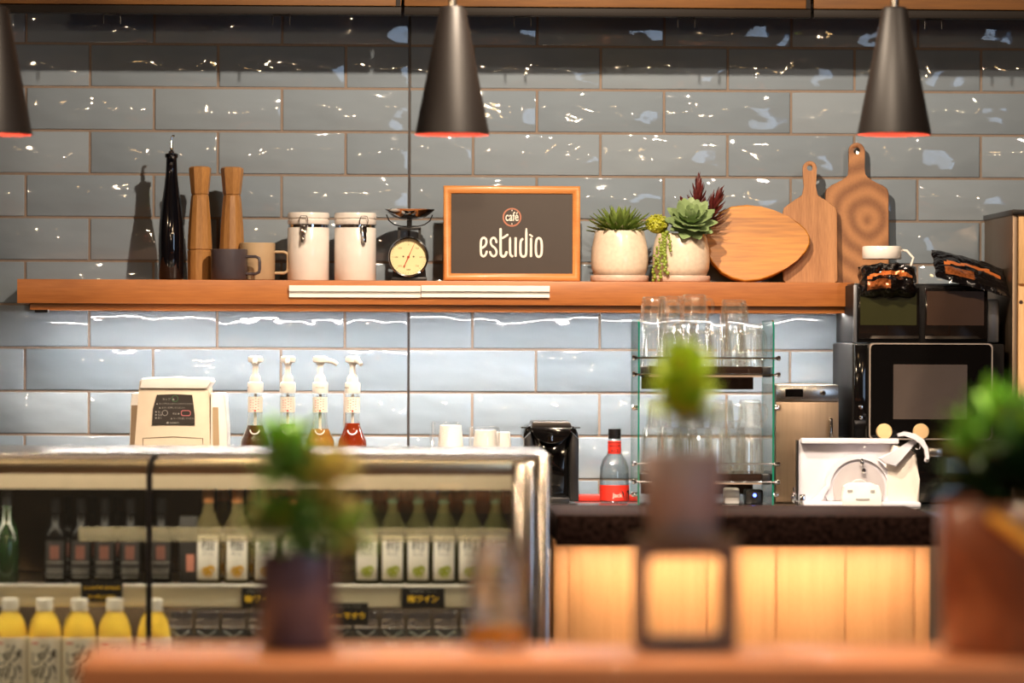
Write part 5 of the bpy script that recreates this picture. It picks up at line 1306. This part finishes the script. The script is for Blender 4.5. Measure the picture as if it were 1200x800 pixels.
# iron cube stand with small pot
xs_ = X(803, yP, 700); w = 58*s; Hs = 126*s; k = S(yP)
t = thing('cube_stand', 'dark square iron frame stand on the bar table under the small round pot', 'stand', (xs_, yP, zt))
o = rrect(-w, w, 0, Hs, .006); i_ = rrect(-w+12*s, w-14*s, 14*s, Hs-14*s, .013)
b = MB(); b.ring_prism(o, i_, -.042, .042); b.build('frame', pmat('iron_brown', (96,80,72), .5), t, angle=40)
b = MB(); b.lathe([(0,Hs+.0003),(w*1.08,Hs+.0003),(w*1.1,Hs+.003),(w*1.1,Hs+.007),(w*1.05,Hs+.0075),(w*1.04,Hs+.003),(0,Hs+.003)], 48); b.build('tray', pmat('tray_brown', (96,82,64), .5), t)
zp = zt+Hs+.0035
t = thing('potted_plant', 'small grey-brown round pot with lime green leafy sprig on the iron stand', 'potted plant', (X(800, yP, 600), yP, zp)); R = 47*s; H = (634-531)*s-.0035
b = MB(); b.lathe([(0,0),(R*.78,0),(R*.84,.003),(R*.97,H*.5),(R,H-.003),(R-.003,H),(R-.006,H-.001),(R-.007,H-.012),(0,H-.012)], 48); b.build('pot', pmat('pot_grey', (142,122,118), .5), t, angle=50)
b = MB(); b.lathe([(0,H-.013),(R-.0072,H-.011),(0,H-.006)], 24); b.build('soil', M['soil'], t)
b = MB(); b.tube([(0,0,H-.012),(-.002,0,H+.03),(0,0,H+.06)], .005, 8); b.build('stem', M['stem'], t)
b = MB(); rr = random.Random(2)
for k in range(26):
    a = 2*PI*k*.382; e = .3+1.1*(k/25); dd = (math.cos(a)*math.cos(e), math.sin(a)*math.cos(e), math.sin(e))
    b.leaf((0,0,H+.042+.0018*k), dd, (0,0,1), (66 if k > 9 else 58)*s*rr.uniform(.85,1.1), 40*s, 2*s, curl=-.15, n=6, wpos=.55)
b.build('lime_leaves', M['fg_lime'], t)
b = MB()
for a, e, L in ((-.2,.5,56),(.3,.35,62),(.1,.8,46),(-.5,.3,50)): b.leaf((.004,0,H+.036), (math.cos(a)*math.cos(e), math.sin(a)*math.cos(e), math.sin(e)), (0,0,1), L*s, 20*s, 2*s, curl=-.2, n=6, wpos=.55)
b.build('dark_leaves', M['fg_dark'], t)
# right brown pot
DENS = 1.0
yQ = -4.20; s = S(yQ)
xq = X(1213, yQ, 700); R = 112*s; H = (768-590)*s
t = thing('potted_plant', 'bushy green plant in a large glossy brown pot at the right edge foreground', 'potted plant', (xq, yQ+.02, zt))
b = MB(); b.lathe([(0,0),(R*.93,0),(R*.95,.004),(R,H*.6),(R*.995,H-.004),(R-.004,H),(R-.010,H-.002),(R-.011,H-.02),(0,H-.02)], 64); pt = b.build('pot', pmat('pot_brown', (122,70,46), .3, coat=.4, noise=.15, nscale=20), t, angle=50)
b = MB(); b.lathe([(0,H-.021),(R-.0112,H-.016),(0,H-.008)], 32); b.build('soil', M['soil'], t)
b = MB(); rp = R+.004
def onpot(dx_, z): a = math.asin(max(-.99, min(.99, dx_/rp))); return (rp*math.sin(a), -rp*math.cos(a), z)
pts = [(-66,-13),(-56,-19),(-40,-31),(-20,-46),(0,-58),(20,-66),(45,-68),(70,-60)]
b.tube([onpot(a_*s, H+c_*s) for a_, c_ in pts], [.006,.008,.0085,.0085,.008,.0075,.007,.006], 10); b.build('yellow_ribbon', pmat('ribbon_yellow', (244,178,62), .5), t)
rnd = random.Random(8)
def cl(px, py, n, R_, L, W, e0, e1, y_=0): return ((px-1214)*s, y_, (768-py)*s, n, R_*s, L*s, W*s, e0, e1)
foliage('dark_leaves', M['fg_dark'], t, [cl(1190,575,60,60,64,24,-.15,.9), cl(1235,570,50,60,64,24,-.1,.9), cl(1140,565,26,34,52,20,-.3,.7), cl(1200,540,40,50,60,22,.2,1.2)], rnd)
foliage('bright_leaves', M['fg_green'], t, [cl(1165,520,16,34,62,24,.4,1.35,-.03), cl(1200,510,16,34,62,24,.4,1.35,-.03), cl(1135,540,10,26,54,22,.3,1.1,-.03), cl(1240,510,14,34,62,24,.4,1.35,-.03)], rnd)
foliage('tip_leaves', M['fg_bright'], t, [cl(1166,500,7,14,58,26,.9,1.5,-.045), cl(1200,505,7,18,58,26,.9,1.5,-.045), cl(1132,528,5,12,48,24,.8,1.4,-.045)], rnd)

# ================================================================== CEILING FIXTURES AND LIGHT
def fixture(name, x, y, z, label, tgt):
    t = thing(name, label, 'spotlight', (x, y, z), group='ceiling track spotlights'); 
    dv = (Vector(tgt)-Vector((x,y,z))).normalized(); e_ = dv.to_track_quat('-Z','Y').to_euler()
    b = MB(); b.lathe([(.035,0),(.037,-.002),(.037,-.10),(.03,-.11),(0,-.112),(0,-.105),(.028,-.10),(.033,-.095),(.033,-.002)], 24, open_=True) if False else b.lathe([(.033,-.02),(.037,-.02),(.037,.09),(.02,.11),(0,.11),(0,.10),(.018,.10),(.033,.08),(.033,-.02)], 24, open_=True)
    sp = b.build('spot_head', M['black_satin'], t); sp.rotation_euler = e_
    b = MB(); up = -dv*.10; b.tube([tuple(up), (0,0,3.0-z)], .008, 8); b.build('bracket', M['black_satin'], t)
    return t
def track(x, y, z, label, tgt, W, col=(1,.80,.60), size=.03, ang=1.1, blend=.6):
    fixture('track_spotlight', x, y, z, label, tgt)
    light('SPOT', (x, y, z), W, col, size, spot=ang, blend=blend, target=tgt)
track(.05, -1.55, 2.62, 'black ceiling spotlight aimed at the shelf, above the framed sign', (.1, -.1, 1.5), KEY_W, size=.02, ang=2.3, blend=.4)
track(-1.0, -2.3, 2.75, 'black ceiling spotlight over the left end of the display case', (-.9, -1.3, 1.1), CASE_W, size=.03, ang=1.2)
track(.35, -2.5, 2.75, 'black ceiling spotlight over the stone counter', (.3, -1.2, 1.1), CASE_W, size=.03, ang=1.2)
track(-.35, -3.6, 2.8, 'added unseen ceiling spotlight brightening the left half of the bar table', (-.35, -4.2, 1.0), TAB_FILL_W, size=.03, ang=1.3)  # spot and fixture added to lift the dark foreground plants and table
track(.5, -3.7, 2.8, 'added unseen ceiling spotlight brightening the right half of the bar table', (.5, -4.2, 1.0), TAB_FILL_W, size=.03, ang=1.3)  # second added fill spot for the foreground
track(1.3, -2.0, 2.7, 'black ceiling spotlight aimed at the cutting boards', (.9, -.1, 1.6), R_W, size=.02, ang=1.1)
# small warm bulbs hung over the seats behind the camera
b0 = None; rb = random.Random(4)
M['bulb'] = emat('bulb_warm', (255,206,140), 30)
for i in range(14):
    x = -2.6+5.2*((i*.618) % 1); y = -3.0-i*.62; z = 2.25+.5*rb.random()
    lab = 'small warm hanging bulb over the seating area behind the photographer'
    if b0 is None:
        b0 = thing('hanging_bulb', lab, 'lamp', (x,y,z), group='small bulbs over the seats')
        b = MB(); b.lathe([(0,-.05),(.02,-.045),(.03,-.025),(.02,.0),(.012,.015),(.012,.03),(0,.03)], 20); b.build('bulb', M['bulb'], b0)
        b = MB(); b.tube([(0,0,.03),(0,0,.8)], .003, 6); b.build('cord', M['black_plastic'], b0)
    else: dup(b0, (x,y,z), lab)
    if i % 2 == 0: light('POINT', (x, y, z-.07), BULB_W, (1,.74,.48), .035)
light('AREA', (3.1, (WY0+WY1)/2, 1.6), WIN_W, (.62,.78,1.), WY1-WY0-.2, target=(0, (WY0+WY1)/2, 1.6), sy=1.7)
wd = bpy.data.worlds.new('world'); sc.world = wd; wd.use_nodes = True
wd.node_tree.nodes['Background'].inputs[0].default_value = (.9,.85,.8,1); wd.node_tree.nodes['Background'].inputs[1].default_value = .3
vs = sc.view_settings; vs.view_transform = 'Standard'; vs.look = 'None'; vs.gamma = 1; vs.use_curve_mapping = False; vs.exposure = EXPO
sc.display_settings.display_device = 'sRGB'
cy = sc.cycles; cy.use_denoising = True; cy.max_bounces = 32; cy.transmission_bounces = 32; cy.transparent_max_bounces = 40; cy.glossy_bounces = 4; cy.diffuse_bounces = 4
cy.sample_clamp_indirect = 6; cy.caustics_reflective = False; cy.caustics_refractive = False
